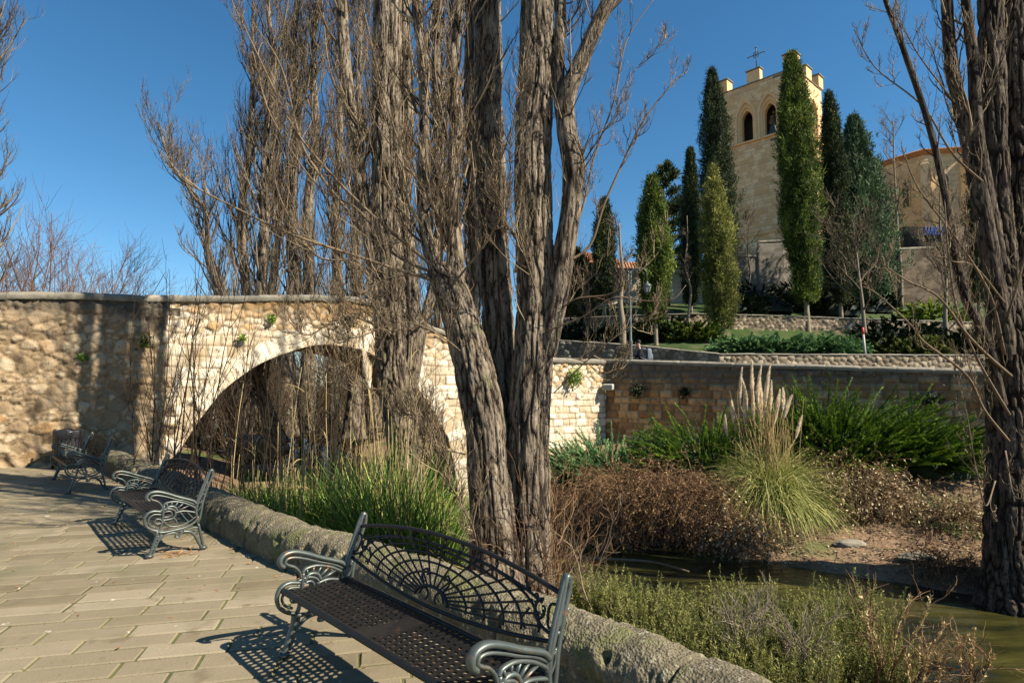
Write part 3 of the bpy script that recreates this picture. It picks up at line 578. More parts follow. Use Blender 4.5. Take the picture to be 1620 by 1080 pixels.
# ------------------------------------------------------------------ church tower
def arch_outline(w, hs, ha, n=14):
    """pointed arch, centred at 0; spring height hs, apex ha"""
    t = np.linspace(0, 1, n); x = w / 2 * np.cos(t * np.pi / 2) ** .9; z = hs + (ha - hs) * np.sin(t * np.pi / 2) ** 1.0
    x = w / 2 * (1 - t ** 1.7); z = hs + (ha - hs) * (1 - (1 - t) ** 1.9)
    R = np.column_stack([x, z]); L = R[::-1].copy(); L[:, 0] *= -1
    return np.concatenate([[(w / 2, 0)], R, L[1:], [(-w / 2, 0)]])
def tower():
    Yc = 60.0; c = P(1256, 90, Yc); corner = c[:2]; a = nrm(np.array([-.70, .72])); b = nrm(np.array([.74, .68])); LA, LB = 8.3, 7.2
    zt = float(P(1256, 107, Yc)[2]); zb = upz(*corner) - 3; zm = float(P(1256, 83, Yc)[2])
    root = empty('church_tower', (*corner, zb), 'square golden stone church bell tower with battlements and pointed belfry arches', 'tower'); loc = np.array([*corner, zb])
    def onface(px, py, d, org):
        r = ray(px, py); n = np.array([d[1], -d[0], 0.]); o = np.array([0, 0, EYE]); t = ((np.array([*org, 0]) - o) @ n) / (r @ n); q = o + r * t; return (q[:2] - org) @ d, q[2]
    w1 = [onface(1178.5, 163, a, corner), onface(1178.5, 227, a, corner)]; w2 = [onface(1215, 151, a, corner), onface(1215, 214, a, corner)]; w3 = [onface(1287, 147, b, corner), onface(1287, 205, b, corner)]
    zs_ = onface(1192, 221, a, corner)[1]; ap = (w1[0][1] + w2[0][1]) / 2 + .15; hA = ap - zs_
    corners = [corner, corner + a * LA, corner + a * LA + b * LB, corner + b * LB]
    faces = [(corner, a, LA, [w1[0][0], w2[0][0]], -1), (corner, b, LB, [w3[0][0], w3[0][0] - 2.9 if w3[0][0] > 4.2 else w3[0][0] + 2.6], 1), (corners[1], b, LB, [], -1), (corners[3], a, LA, [], 1)]
    for fi, (o, d, L, wins, sgn) in enumerate(faces):
        n = np.array([d[1], -d[0]]) * sgn     # outward
        ctr = (corners[0] + corners[2]) / 2
        if (o + d * L / 2 - ctr) @ n < 0: n = -n
        res = .1; us = np.arange(0, L + .001, L / round(L / res)); zs = np.arange(zb, zt, res); U, Z = np.meshgrid(us, zs, indexing='ij')
        r, e = course_cells(U + .5 * fi, Z, .36, .62, 50 + fi); m_ = (1 - sstep(.01, .05, e)) * .8
        hole = np.zeros(U.shape, bool); ow, hs = 2.05, .58
        for wc in wins:
            x = np.abs(U - wc); h = (Z - zs_) / hA; lim = np.where(h < hs, ow / 2, ow / 2 * (1 - np.clip((h - hs) / (1 - hs), 0, 1) ** 1.9) ** .75); hole |= (x < lim) & (h > 0) & (h < 1)
        hc = hole[:-1, :-1] & hole[1:, 1:] & hole[1:, :-1] & hole[:-1, 1:]
        off = -.02 * (1 - sstep(.0, .06, e)) + .015 * fbm(n3(U * 2, Z * 2)); off[0] = 0; off[-1] = 0
        V = np.stack([o[0] + d[0] * U + n[0] * off, o[1] + d[1] * U + n[1] * off, Z], -1)
        mb = MB(); grid(mb, V, len(us), len(zs), keep=~hc, tint=r, mort=m_)
        V2 = np.stack([np.array([*(o - n * .9), zb - 0]) + np.array([*(d * u), 0]) for u in (0.9, L - .9)]); 
        mb.build('wall', M['tower'], root, loc=loc)
        f3 = lambda u, z, off: np.array([*(o + d * u + n * off), z])
        for wc in wins:
            mb = MB(); arcs = [(ow, 1.0, .035, .0), (ow * .93, .965, -.16, 0), (ow * .80, .90, -.20, 0), (ow * .72, .86, -.38, 0), (ow * .60, .80, -.42, 0), (ow * .60, .80, -1.0, 0)]
            rows = []
            for (ww, hh, off, _) in arcs:
                t = np.linspace(0, 1, 12); xr = ww / 2 * (1 - t ** 1.9) ** .75; zr = hs * hA + (hh * hA - hs * hA) * t
                pr = [(ww / 2, 0)] + list(zip(xr, zr)); pl = [(-x, z) for x, z in pr[::-1][1:]]; rows.append([f3(wc + x, zs_ + z, off) for x, z in pr + pl])
            # outermost ring stands proud and hides the wall's cut
            rows.insert(0, [f3(wc + (np.dot(q[:2] - o, d) - wc) * 1.12, zs_ + (q[2] - zs_) * 1.045, .04) for q in rows[0]])
            rows.insert(0, [np.array([*(q[:2] - n * .1), q[2]]) for q in rows[0]])
            R3 = np.array(rows); grid(mb, R3, len(rows), R3.shape[1], tint=np.repeat(np.array([.3, .5, .7, .3, .8, .3, .7, .2])[:len(rows), None], R3.shape[1], 1))
            mb.build('belfry_arch', M['tower'], root, loc=loc, smooth=False)
        mb = MB(); q = f3(L / 2, zs_ - .12, .05); box(mb, q, (L + .25, .35, .2), math.atan2(d[1], d[0]), .5, .03); mb.build('sill_course', M['tower'], root, loc=loc, smooth=False)
        mb = MB(); q = f3(L / 2, zs_ - 10.5, .02); box(mb, q, (L + .12, .2, .16), math.atan2(d[1], d[0]), .4, .03); mb.build('string_course', M['tower'], root, loc=loc, smooth=False)
        mb = MB(); box(mb, f3(L / 2, zt, -.25), (L, .7, .14), math.atan2(d[1], d[0]), .6, .03); mb.build('wall_cap', M['coping'], root, loc=loc, smooth=False)
    mb = MB(); ctr = (corners[0] + corners[2]) / 2; box(mb, (ctr[0], ctr[1], (zs_ + zt) / 2 - .45), (LB - 4.0, LA - 4.0, zt - zs_ - .6), math.atan2(b[1], b[0]), .1); mb.build('belfry_shade_box', M['darkwall'], root, loc=loc, smooth=False)  # added dark box that stands in for the shade behind the arches
    # merlons
    mh = zm - zt - .1; ang = math.atan2(b[1], b[0])
    spots = [corners[0] + (a + b) * .45, corners[1] + (-a + b) * .45, corners[3] + (a - b) * .45, corners[2] - (a + b) * .45,
             corners[0] + a * LA * .52 + b * .3, corners[0] + b * LB * .53 + a * .3, corners[2] - a * LA * .5 - b * .3, corners[2] - b * LB * .5 - a * .3]
    for i, q in enumerate(spots):
        hh = mh * (1.0 if i == 0 else .86)
        m = MB(); szx, szy = (1.25, 1.25) if i < 4 else ((.65, 1.45) if i in (4, 6) else (1.45, .65))
        box(m, (q[0], q[1], zt + hh / 2 + .04), (szx, szy, hh), ang, .35 + .3 * rng.random(), .04); o = m.build('merlon', M['tower'], root, loc=loc, smooth=False)
        m = MB(); box(m, (q[0], q[1], zt + hh + .13), (szx + .22, szy + .22, .2), ang, .5, .05); k = m.build('merlon_cap', M['coping'], o, smooth=False)
        k.data.transform(__import__('mathutils').Matrix.Translation((-loc[0], -loc[1], -loc[2])))
    # floor, cross
    mb = MB(); ctr = (corners[0] + corners[2]) / 2; box(mb, (ctr[0], ctr[1], zs_ - .6), (LB - .1, LA - .1, .3), ang, .3); mb.build('belfry_floor', M['greywall'], root, loc=loc, smooth=False); mb = MB(); box(mb, (ctr[0], ctr[1], zt - .25), (LB - .1, LA - .1, .2), ang, .3); mb.build('roof_deck', M['greywall'], root, loc=loc, smooth=False)
    mb = MB(); q = corners[0] + a * LA * .5 + b * .5; cx = P(1196.5, 100, 63); base = np.array([*(q), zt + mh]); q = base; top = q + [0, 0, 2.6]
    tube(mb, [q, top], .055, 8); al = q + [0, 0, 1.75]; dd = np.array([a[0], a[1], 0]) * .95; tube(mb, [al - dd, al + dd], .05, 8)
    for s in (-1, 1): tube(mb, [al + dd * s * .95 + [0, 0, -.15], al + dd * s * .95 + [0, 0, .15]], .035, 6)
    tube(mb, [top - [0, 0, .05] - dd * .16, top - [0, 0, .05] + dd * .16], .035, 6)
    th = np.linspace(0, 2 * np.pi, 17); ring = al + np.outer(np.cos(th) * .33, dd / .95) + np.outer(np.sin(th) * .33, [0, 0, 1]); tube(mb, ring, .03, 6, closed_ends=False)
    for s in (-1, 1): tube(mb, [al + dd * s * .35 + np.array([0, 0, .33]), al - dd * s * .35 - np.array([0, 0, .33])], .022, 6)
    mb.build('cross', M['bronze'], root, loc=loc)
    # bell in the right-hand opening
    wc = w2[0][0]; n = -np.array([a[1], -a[0]]); n = n if (corner + a * LA / 2 - ctr) @ n > 0 else -n
    bp = np.array([*(corner + a * wc - n * 1.0), zs_ + .25])
    r2 = empty('bell', bp, 'large dark bronze bell hanging in the right-hand arch of the tower', 'bell')
    mb = MB(); lathe(mb, [(.05, 1.15), (.22, 1.12), (.3, 1.0), (.34, .7), (.40, .4), (.50, .18), (.60, .02), (.58, 0), (.5, .05), (.3, .6), (.0, .95)], (0, 0, 0), 24); mb.build('bell_body', M['bronze'], r2)
    mb = MB(); box(mb, (0, 0, 1.45), (.45, .5, .55), math.atan2(a[1], a[0]), .3, .06); box(mb, (0, 0, 1.95), (.3, .3, .5), math.atan2(a[1], a[0]), .3, .06); box(mb, (0, 0, 1.5), (1.3, .12, .12), math.atan2(a[1], a[0]), .3, .02); mb.build('headstock', M['limb'], r2, smooth=False)
tower()

def church():
    c = P(1462, 300, 72)[:2]; zb = upz(*c) - 2; zt = float(P(1460, 238, 67)[2]); root = empty('church_apse', (*c, zb), 'golden stone polygonal church apse with buttresses and tiled roof right of the tower', 'church'); loc = np.array([*c, zb])
    sides = 8; th = np.arange(sides + 1) * 2 * np.pi / sides + .2; R = 5.4
    mb = MB()
    for k in range(sides):
        p0 = c + R * np.array([math.cos(th[k]), math.sin(th[k])]); p1 = c + R * np.array([math.cos(th[k + 1]), math.sin(th[k + 1])]); L = np.linalg.norm(p1 - p0)
        us = np.linspace(0, 1, int(L / .14)); zs = np.arange(zb, zt, .14); U, Z = np.meshgrid(us, zs, indexing='ij'); r, e = course_cells(U * L, Z, .4, .7, 60 + k)
        V = np.stack([p0[0] + (p1 - p0)[0] * U, p0[1] + (p1 - p0)[1] * U, Z], -1); grid(mb, V, len(us), len(zs), tint=r, mort=(1 - sstep(.01, .05, e)) * .7)
    mb.build('wall', M['church'], root, loc=loc, smooth=False)
    for k in range(sides):
        d = np.array([math.cos(th[k]), math.sin(th[k])]); q = c + d * (R + .3); m = MB(); box(m, (q[0], q[1], (zb + zt - 1.6) / 2), (1.3, .9, zt - 1.6 - zb), th[k], .6, .05); box(m, (q[0] - d[0] * .2, q[1] - d[1] * .2, zt - 1.3), (.8, .7, .8), th[k], .6, .2); m.build('buttress', M['church'], root, loc=loc, smooth=False)
        tm = (th[k] + th[k + 1]) / 2; d = np.array([math.cos(tm), math.sin(tm)]); q = c + d * (R * math.cos(np.pi / sides) + .02); m = MB(); o = arch_outline(.8, 2.6, 3.3); t2 = np.array([-d[1], d[0]])
        V = np.array([[*(q + t2 * x), zt - 6 + z] for x, z in o]); V = np.concatenate([V, [[*q, zt - 4.5]]]); n_ = len(o); m.add(V, None, [(i, (i + 1) % n_, n_) for i in range(n_)]); 
        for i in range(n_ - 1): pass
        w_ = m.build('window', M['black'], root, loc=loc, smooth=False); m = MB(); tube(m, [np.array([*(q + t2 * x + d * .03), zt - 6 + z]) - loc for x, z in o], .09, 6); m.build('window_surround', M['church'], w_)
    mb = MB(); lathe(mb, [(R + .1, zt - .35 - zb), (R + .45, zt - .15 - zb), (R + .75, zt - zb), (R + .75, zt + .12 - zb), (0, zt + 2.2 - zb)], (0, 0, 0), 8); 
    o = mb.build('roof', M['roof'], root, smooth=False); o.rotation_euler = (0, 0, .2)
    # nave behind, running left to the tower
    e = P(1330, 300, 74)[:2]; d = nrm(e - c); L = np.linalg.norm(e - c); nm = np.array([-d[1], d[0]])
    mb = MB(); q = c + d * L / 2; box(mb, (q[0], q[1] + 3.5, (zb + zt - .6) / 2), (L, 7, zt - .6 - zb), math.atan2(d[1], d[0]), .5); mb.build('nave_wall', M['church'], root, loc=loc, smooth=False)
    mb = MB(); A = np.array([[-L / 2, -4.2, 0], [L / 2, -4.2, 0], [L / 2, 0, 1.9], [-L / 2, 0, 1.9], [-L / 2, 4.2, 0], [L / 2, 4.2, 0]]); an = math.atan2(d[1], d[0]); c_, s_ = math.cos(an), math.sin(an)
    V = np.stack([A[:, 0] * c_ - A[:, 1] * s_ + q[0], A[:, 0] * s_ + A[:, 1] * c_ + q[1] + 3.5, A[:, 2] + zt - .58], 1); mb.add(V, [(0, 1, 2, 3), (3, 2, 5, 4), (0, 4, 5, 1)]); mb.build('nave_roof', M['roof'], root, loc=loc, smooth=False)
church()
def house(px, py, Y, wd, dp, hh, rz, label, nw):
    q = P(px, py, Y); zt = q[2]; root = empty('house', (q[0], q[1], zt - hh), label, 'house', 'small houses on the slope behind the trees', rz=rz)
    mb = MB(); box(mb, (0, dp / 2, hh / 2), (wd, dp, hh), 0, .5); mb.build('wall', M['plaster'], root, smooth=False)
    mb = MB(); e = .35; A = np.array([[-wd / 2 - e, -e, hh - .05], [wd / 2 + e, -e, hh - .05], [wd / 2 + e, dp / 2, hh + 1.5], [-wd / 2 - e, dp / 2, hh + 1.5], [-wd / 2 - e, dp + e, hh - .05], [wd / 2 + e, dp + e, hh - .05]])
    B = A - np.array([0, 0, .14]); mb.add(np.concatenate([A, B]), [(0, 1, 2, 3), (3, 2, 5, 4), (6, 9, 8, 7), (9, 10, 11, 8), (0, 6, 7, 1), (5, 11, 10, 4)], [(3, 4, 0), (9, 6, 10), (1, 5, 2), (7, 8, 11)])
    for k in range(int(wd / .3)): x = -wd / 2 + k * .3; tube(mb, [(x, -e, hh + .02), (x, dp / 2, hh + 1.55)], .06, 5)
    mb.build('roof', M['roof'], root, smooth=False)
    for k in range(nw):
        mb = MB(); x = (k + .5) / nw * wd - wd / 2; box(mb, (x, -.02, hh * .6), (.8, .08, 1.1), 0, .3, .02); w_ = mb.build('window', M['black'], root, smooth=False); mb = MB(); box(mb, (x, -.06, hh * .6 - .62), (1.0, .2, .1), 0, .8, .01); mb.build('sill', M['plaster'], w_, smooth=False)
house(905, 412, 58, 9, 6, 6, .15, 'pale house with orange tiled roof glimpsed between the main poplar and the dark cypress', 3)
house(985, 428, 62, 8, 6, 5, -.1, 'lower tan house with tiled roof behind the lamp post', 3)

# ------------------------------------------------------------------ benches
def scroll(c, r0, r1, a0, a1, n=14):
    t = np.linspace(0, 1, n); a = a0 + (a1 - a0) * t; r = r0 + (r1 - r0) * t; return np.column_stack([c[0] + r * np.cos(a), c[1] + r * np.sin(a)])
BL = 1.98
def side_frame(root, x):
    def T(mb, pts, r=.012, n=None, w_=1.5):
        pts = np.asarray(pts, float); q = cat(pts, n or max(len(pts) * 5, 10)) if len(pts) > 2 or n else pts
        V, Q = btubes(np.column_stack([np.zeros(len(q)), q])[None], np.full((1, len(q)), r), 8, (1, 0, 0)); V[:, 0] *= w_; V[:, 0] += x; k = len(q)
        V = np.concatenate([V, [[x, *q[0]], [x, *q[-1]]]]); mb.add(V, Q, [(k * 8, (j + 1) % 8, j) for j in range(8)] + [(k * 8 + 1, (k - 1) * 8 + j, (k - 1) * 8 + (j + 1) % 8) for j in range(8)], .5)
    mb = MB()
    # stile: two lines that join at a rounded head
    T(mb, [(-.055, .30), (-.085, .40), (-.075, .50), (-.035, .62), (.01, .74), (.035, .82), (.052, .85), (.068, .83), (.062, .76)], .015)
    T(mb, [(-.05, .32), (-.035, .42), (-.02, .52), (.02, .66), (.062, .78), (.066, .83)], .014)
    T(mb, [(-.10, .44), (-.09, .50), (-.06, .60), (-.015, .72), (.015, .80), (.04, .845)], .009)
    T(mb, [(-.03, .60), (.01, .66), (.02, .72), (-.0, .70), (-.015, .66), (.005, .62)], .007); T(mb, [(-.055, .50), (-.02, .54), (-.01, .60), (-.035, .58), (-.05, .54)], .007)
    T(mb, [(-.07, .42), (-.04, .47), (-.035, .53)], .007); T(mb, [(-.06, .34), (-.07, .30), (-.05, .26)], .012)
    T(mb, [(-.46, .265), (-.40, .245), (-.30, .25), (-.18, .265), (-.10, .305), (-.06, .36)], .014)          # sweep under the seat
    T(mb, [(-.40, .52), (-.405, .44), (-.41, .36), (-.425, .29), (-.45, .24)], .013)
    T(mb, [(-.42, .46), (-.50, .475), (-.555, .45), (-.575, .39), (-.555, .33), (-.50, .285), (-.44, .262)], .014)   # front loop
    T(mb, [(-.42, .43), (-.49, .44), (-.53, .41), (-.54, .37), (-.515, .33), (-.47, .305)], .009); T(mb, [(-.42, .38), (-.46, .39), (-.48, .37), (-.47, .345), (-.43, .34), (-.40, .35)], .009)
    T(mb, [(-.44, .475), (-.36, .485), (-.30, .46), (-.285, .42), (-.31, .38), (-.37, .37), (-.43, .375)], .010); T(mb, [(-.40, .45), (-.345, .455), (-.32, .425), (-.35, .40), (-.40, .40)], .009)
    T(mb, [(-.30, .43), (-.22, .44), (-.13, .42), (-.075, .40)], .010); T(mb, [(-.40, .36), (-.34, .30), (-.24, .29), (-.15, .32), (-.09, .36)], .008)
    T(mb, [(-.30, .38), (-.27, .33), (-.29, .295)], .007); T(mb, [(-.24, .43), (-.20, .37), (-.16, .32)], .007); T(mb, [(-.18, .43), (-.14, .38), (-.11, .345)], .007)
    fr = mb.build('side_frame', M['iron'], root)
    mb = MB()      # armrest with its sun-ray fan
    T(mb, [(-.085, .50), (-.12, .535), (-.19, .565), (-.28, .60), (-.38, .645), (-.46, .672), (-.52, .672), (-.556, .648), (-.56, .61), (-.535, .585)], .017, w_=1.7)
    T(mb, [(-.09, .485), (-.18, .535), (-.28, .57), (-.38, .61), (-.46, .635), (-.51, .635), (-.525, .61), (-.50, .59), (-.46, .57), (-.425, .53), (-.405, .47)], .010)
    T(mb, [(-.405, .52), (-.38, .545), (-.30, .55), (-.20, .52), (-.12, .475), (-.09, .45)], .011)
    T(mb, [(-.385, .46), (-.37, .495), (-.335, .505), (-.295, .49), (-.27, .45)], .012)
    for a, b in (((-.365, .50), (-.375, .54)), ((-.33, .505), (-.325, .548)), ((-.30, .49), (-.27, .538)), ((-.28, .47), (-.215, .52)), ((-.265, .45), (-.16, .49))): T(mb, [a, b], .008)
    mb.build('armrest', M['iron'], fr)
    mb = MB(); T(mb, [(-.455, .26), (-.46, .20), (-.485, .12), (-.51, .04), (-.515, 0.005)], .017); T(mb, [(-.42, .255), (-.43, .20), (-.455, .12), (-.485, .04)], .012); T(mb, [(-.44, .22), (-.47, .15)], .01)
    T(mb, [(-.475, .10), (-.43, .17), (-.37, .215), (-.30, .225), (-.27, .205), (-.28, .18), (-.25, .175), (-.235, .2), (-.21, .225)], .012)
    for k in range(4): tube(mb, [(x - .02, -.48 + k * .012, .09 + k * .03), (x + .02, -.48 + k * .012, .09 + k * .03)], .008, 6)
    box(mb, (x, -.515, .02), (.055, .07, .04), 0, .3, .012); mb.build('leg', M['iron'], fr)
    mb = MB(); T(mb, [(-.21, .225), (-.14, .21), (-.09, .16), (-.055, .09), (-.02, .03), (0, .005)], .015); T(mb, [(-.06, .28), (-.035, .18), (-.015, .09), (.005, .01)], .015); T(mb, [(-.17, .23), (-.10, .25), (-.055, .24)], .009)
    T(mb, [(-.11, .19), (-.085, .22), (-.06, .20), (-.075, .16), (-.06, .13), (-.035, .15)], .007)
    box(mb, (x, .0, .02), (.055, .07, .04), 0, .3, .012); mb.build('leg', M['iron'], fr)
def bench(pl, pr, label):
    a = G(*pl, .85)[:2]; b = G(*pr, .85)[:2]; d = nrm(b - a); ctr = (a + b) / 2; o = ctr - d * BL / 2; nn = np.array([-d[1], d[0]]); o = o - nn * .045
    root = empty('park_bench', (*o, 0.004), label, 'bench', 'cast iron scrollwork benches beside the low river wall', rz=math.atan2(d[1], d[0]))
    return root
def bench_parts(root):
    side_frame(root, 0.0); side_frame(root, BL)
    # seat: two pierced panels, plain strip in the middle, framed
    mb = MB(); thk = .009; cx, cy = .052, .050; rows = 9
    y0, y1 = -.53, -.53 + rows * cy
    def zs(y): t = (y - y0) / (y1 - y0); return .425 + .022 * (1 - t) ** 2 - .012 * np.sin(np.pi * t)
    for (xa, ncol) in ((.03, 17), (.03 + 17 * cx + (BL - .06 - 34 * cx), 17)):
        for i in range(ncol):
            for j in range(rows):
                sh = .5 if j % 2 else 0; ux, uy = xa + (i + sh) * cx, y0 + j * cy
                if i == ncol - 1 and sh: continue
                o8 = np.array([(0, 0), (.5, 0), (1, 0), (1, .5), (1, 1), (.5, 1), (0, 1), (0, .5)]) * (cx, cy) + (ux, uy)
                i8 = np.array([(.22, .24), (.5, .15), (.78, .24), (.86, .5), (.78, .76), (.5, .85), (.22, .76), (.14, .5)]) * (cx, cy) + (ux, uy)
                A = np.concatenate([o8, i8]); Vt = np.column_stack([A, zs(A[:, 1])]); Vb = Vt - [0, 0, thk]; Vt[8:, 2] += .002
                Q = []
                for k in range(8): k2 = (k + 1) % 8; Q += [(k, k2, 8 + k2, 8 + k), (16 + k2, 16 + k, 24 + k, 24 + k2), (8 + k, 8 + k2, 24 + k2, 24 + k)]
                mb.add(np.concatenate([Vt, Vb]), Q, None, .45)
            for j in range(rows):   # edge fill for staggered rows
                if j % 2 and i in (0,):
                    for xx in (xa, xa + (ncol - .5) * cx):
                        uy = y0 + j * cy; V = np.array([(xx, uy), (xx + cx / 2, uy), (xx + cx / 2, uy + cy), (xx, uy + cy)]); Vt = np.column_stack([V, zs(V[:, 1])]); mb.add(np.concatenate([Vt, Vt - [0, 0, thk]]), [(0, 1, 2, 3), (7, 6, 5, 4)], None, .45)
    m0 = .03 + 17 * cx; m1 = m0 + (BL - .06 - 34 * cx); ys = np.linspace(y0, y1, 10)
    for xa, xb in ((m0, m1),):
        for t0, t1 in zip(ys[:-1], ys[1:]):
            V = np.array([(xa, t0, zs(t0)), (xb, t0, zs(t0)), (xb, t1, zs(t1)), (xa, t1, zs(t1))]); mb.add(np.concatenate([V, V - [0, 0, thk]]), [(0, 1, 2, 3), (7, 6, 5, 4)], None, .6)
    tube(mb, [(0, y0 - .012, zs(y0) - .008), (BL, y0 - .012, zs(y0) - .008)], .020, 8); tube(mb, [(0, y1 + .01, zs(y1) - .006), (BL, y1 + .01, zs(y1) - .006)], .018, 8)
    for xx in (.016, BL - .016): box(mb, (xx, (y0 + y1) / 2, .415), (.03, y1 - y0, .02), 0, .4)
    mb.build('seat', M['darkiron'], root, smooth=False)
    # backrest: fan of rays inside a bowed frame
    mb = MB(); cxm = BL / 2
    def bk(x, s): return np.column_stack([x, -.075 + (np.asarray(s) - .45) * .32, s])
    def T(x, s, r=.0085, n=None):
        x = np.asarray(x, float); s = np.asarray(s, float); q = bk(x, s); q = cat(q, n or len(x) * 4) if len(x) > 2 else q; tube(mb, q, r, 6)
    xs = np.linspace(0, BL, 33); u = (xs - cxm) / cxm; top = .765 + .095 * (1 - u ** 2); bot = .475 + .085 * u ** 2
    T(xs, top, .013, 70); T(xs, bot, .012, 70); T(xs[2:-2], top[2:-2] - .055 - .05 * u[2:-2] ** 4, .008, 60)
    hb = .475
    for rx, rz, ext in ((.16, .075, 0), (.33, .145, .0), (.48, .20, .02), (.63, .245, .05), (.76, .275, .05), (.88, .30, .07)):
        t = np.linspace(0, np.pi, 29); x = cxm + rx * np.cos(t); s = hb + .03 + rz * np.sin(t) + .085 * (rx * np.cos(t) / cxm) ** 2; T(x, s, .0075 if rx > .2 else .011, 48)
    for k in range(17):
        t = np.pi * (k + .5) / 17; c, s = math.cos(t), math.sin(t); r0 = (.16, .075); r1 = (.88, .30)
        f = np.linspace(0, 1, 6); x = cxm + (r0[0] + (r1[0] - r0[0]) * f) * c; z = hb + .03 + (r0[1] + (r1[1] - r0[1]) * f) * s + .085 * ((x - cxm) / cxm) ** 2; T(x, z, .0065)
        x1, z1 = x[-1], z[-1]; a = bk([x1], [z1])[0]; tube(mb, [a - [.012, 0, 0], a + [.012, 0, 0]], .012, 6)
        if .12 < t < np.pi - .12:
            q = scroll((x1 + .03 * c, z1 + .028), .026, .010, -np.pi / 2, np.pi * 1.1 * (1 if c > 0 else -1) - np.pi / 2, 9); T(q[:, 0], q[:, 1], .006, 16)
    for s in (-1, 1):  # heart scrolls below the hub and volutes in the corners
        q = scroll((cxm + s * .065, hb + .045), .055, .018, np.pi / 2 + (.5 * np.pi * -s), np.pi / 2 + (.5 * np.pi * -s) + s * 4.2, 14); T(q[:, 0], q[:, 1], .0075, 30)
        q = scroll((cxm + s * .10, hb + .16), .045, .014, -np.pi / 2, -np.pi / 2 + s * 5, 14); T(q[:, 0], q[:, 1], .007, 30)
        xe = cxm + s * (cxm - .12); q = scroll((xe, .665), .055, .015, np.pi / 2, np.pi / 2 + s * 5.2, 14); T(q[:, 0], q[:, 1], .009, 30)
        T([cxm + s * (cxm - .02), cxm + s * (cxm - .07), cxm + s * (cxm - .06), cxm + s * (cxm - .02)], [.72, .70, .62, .60], .008); T([cxm + s * (cxm - .0), cxm + s * (cxm - .09), cxm + s * (cxm - .16)], [.58, .60, .64], .009)
        T([cxm + s * (cxm - .2), cxm + s * (cxm - .24), cxm + s * (cxm - .20)], [.565, .60, .66], .007)
    for x in (-1, 1):
        for k in range(3): a = bk([cxm + x * (cxm - .01)], [.50 + k * .12])[0]; tube(mb, [a, a + [x * .02, 0, 0]], .014, 8)
    mb.build('backrest', M['darkiron'], root)
BENCH = [bench((570, 812), (903, 915), 'nearest green-grey cast iron bench with a fan-pattern back, in the foreground beside the low wall'),
         bench((261, 718), (338, 745.5), 'middle cast iron bench with brownish pierced seat, alone in full sun further along the wall'),
         bench((144.4, 684.4), (176.7, 695.6), 'farthest cast iron bench in partial shade by the black litter bin under the bridge wall')]
bench_parts(BENCH[0])
def copy_children(src, dst):
    for ch in list(src.children):
        c = ch.copy(); COL.objects.link(c); c.parent = dst
        copy_children(ch, c)
for r in BENCH[1:]: copy_children(BENCH[0], r)

def litter_bin():
    q = G(106, 741); root = empty('litter_bin', (q[0], q[1], 0), 'black slatted litter bin with a black bag over its rim, by the farthest bench', 'litter bin')
    mb = MB()
    for k in range(20): a = k * 2 * np.pi / 20; box(mb, (.245 * math.cos(a), .245 * math.sin(a), .42), (.02, .06, .66), a, .5, .004)
    tube(mb, [(0.25 * math.cos(a), .25 * math.sin(a), .12) for a in np.linspace(0, 2 * np.pi, 25)], .014, 6, closed_ends=False); lathe(mb, [(0, .10), (.235, .10), (.235, .12)], sides=20)
    mb.build('slatted_body', M['black'], root, smooth=False)
    mb = MB(); th = np.linspace(0, 2 * np.pi, 41); 
    prof = [(.20, .60), (.235, .80), (.275, .83), (.285, .80), (.275, .70), (.268, .66)]; V = np.array([[(r + .008 * math.sin(9 * t + i) + .004 * math.sin(17 * t)) * np.array([math.cos(t), math.sin(t)]) for t in th] for i, (r, z) in enumerate(prof)]); Z = np.array([[z + .012 * math.sin(5 * t + i) for t in th] for i, (r, z) in enumerate(prof)])
    grid(mb, np.concatenate([V, Z[..., None]], -1), len(prof), 41); mb.build('bin_bag', M['black'], root)
    mb = MB(); tube(mb, [(-.31, 0, 0), (-.31, 0, .84)], .025, 8); tube(mb, [(-.31, 0, .7), (-.24, 0, .7)], .015, 6); tube(mb, [(-.31, 0, .25), (-.24, 0, .25)], .015, 6); mb.build('post', M['black'], root)
litter_bin()

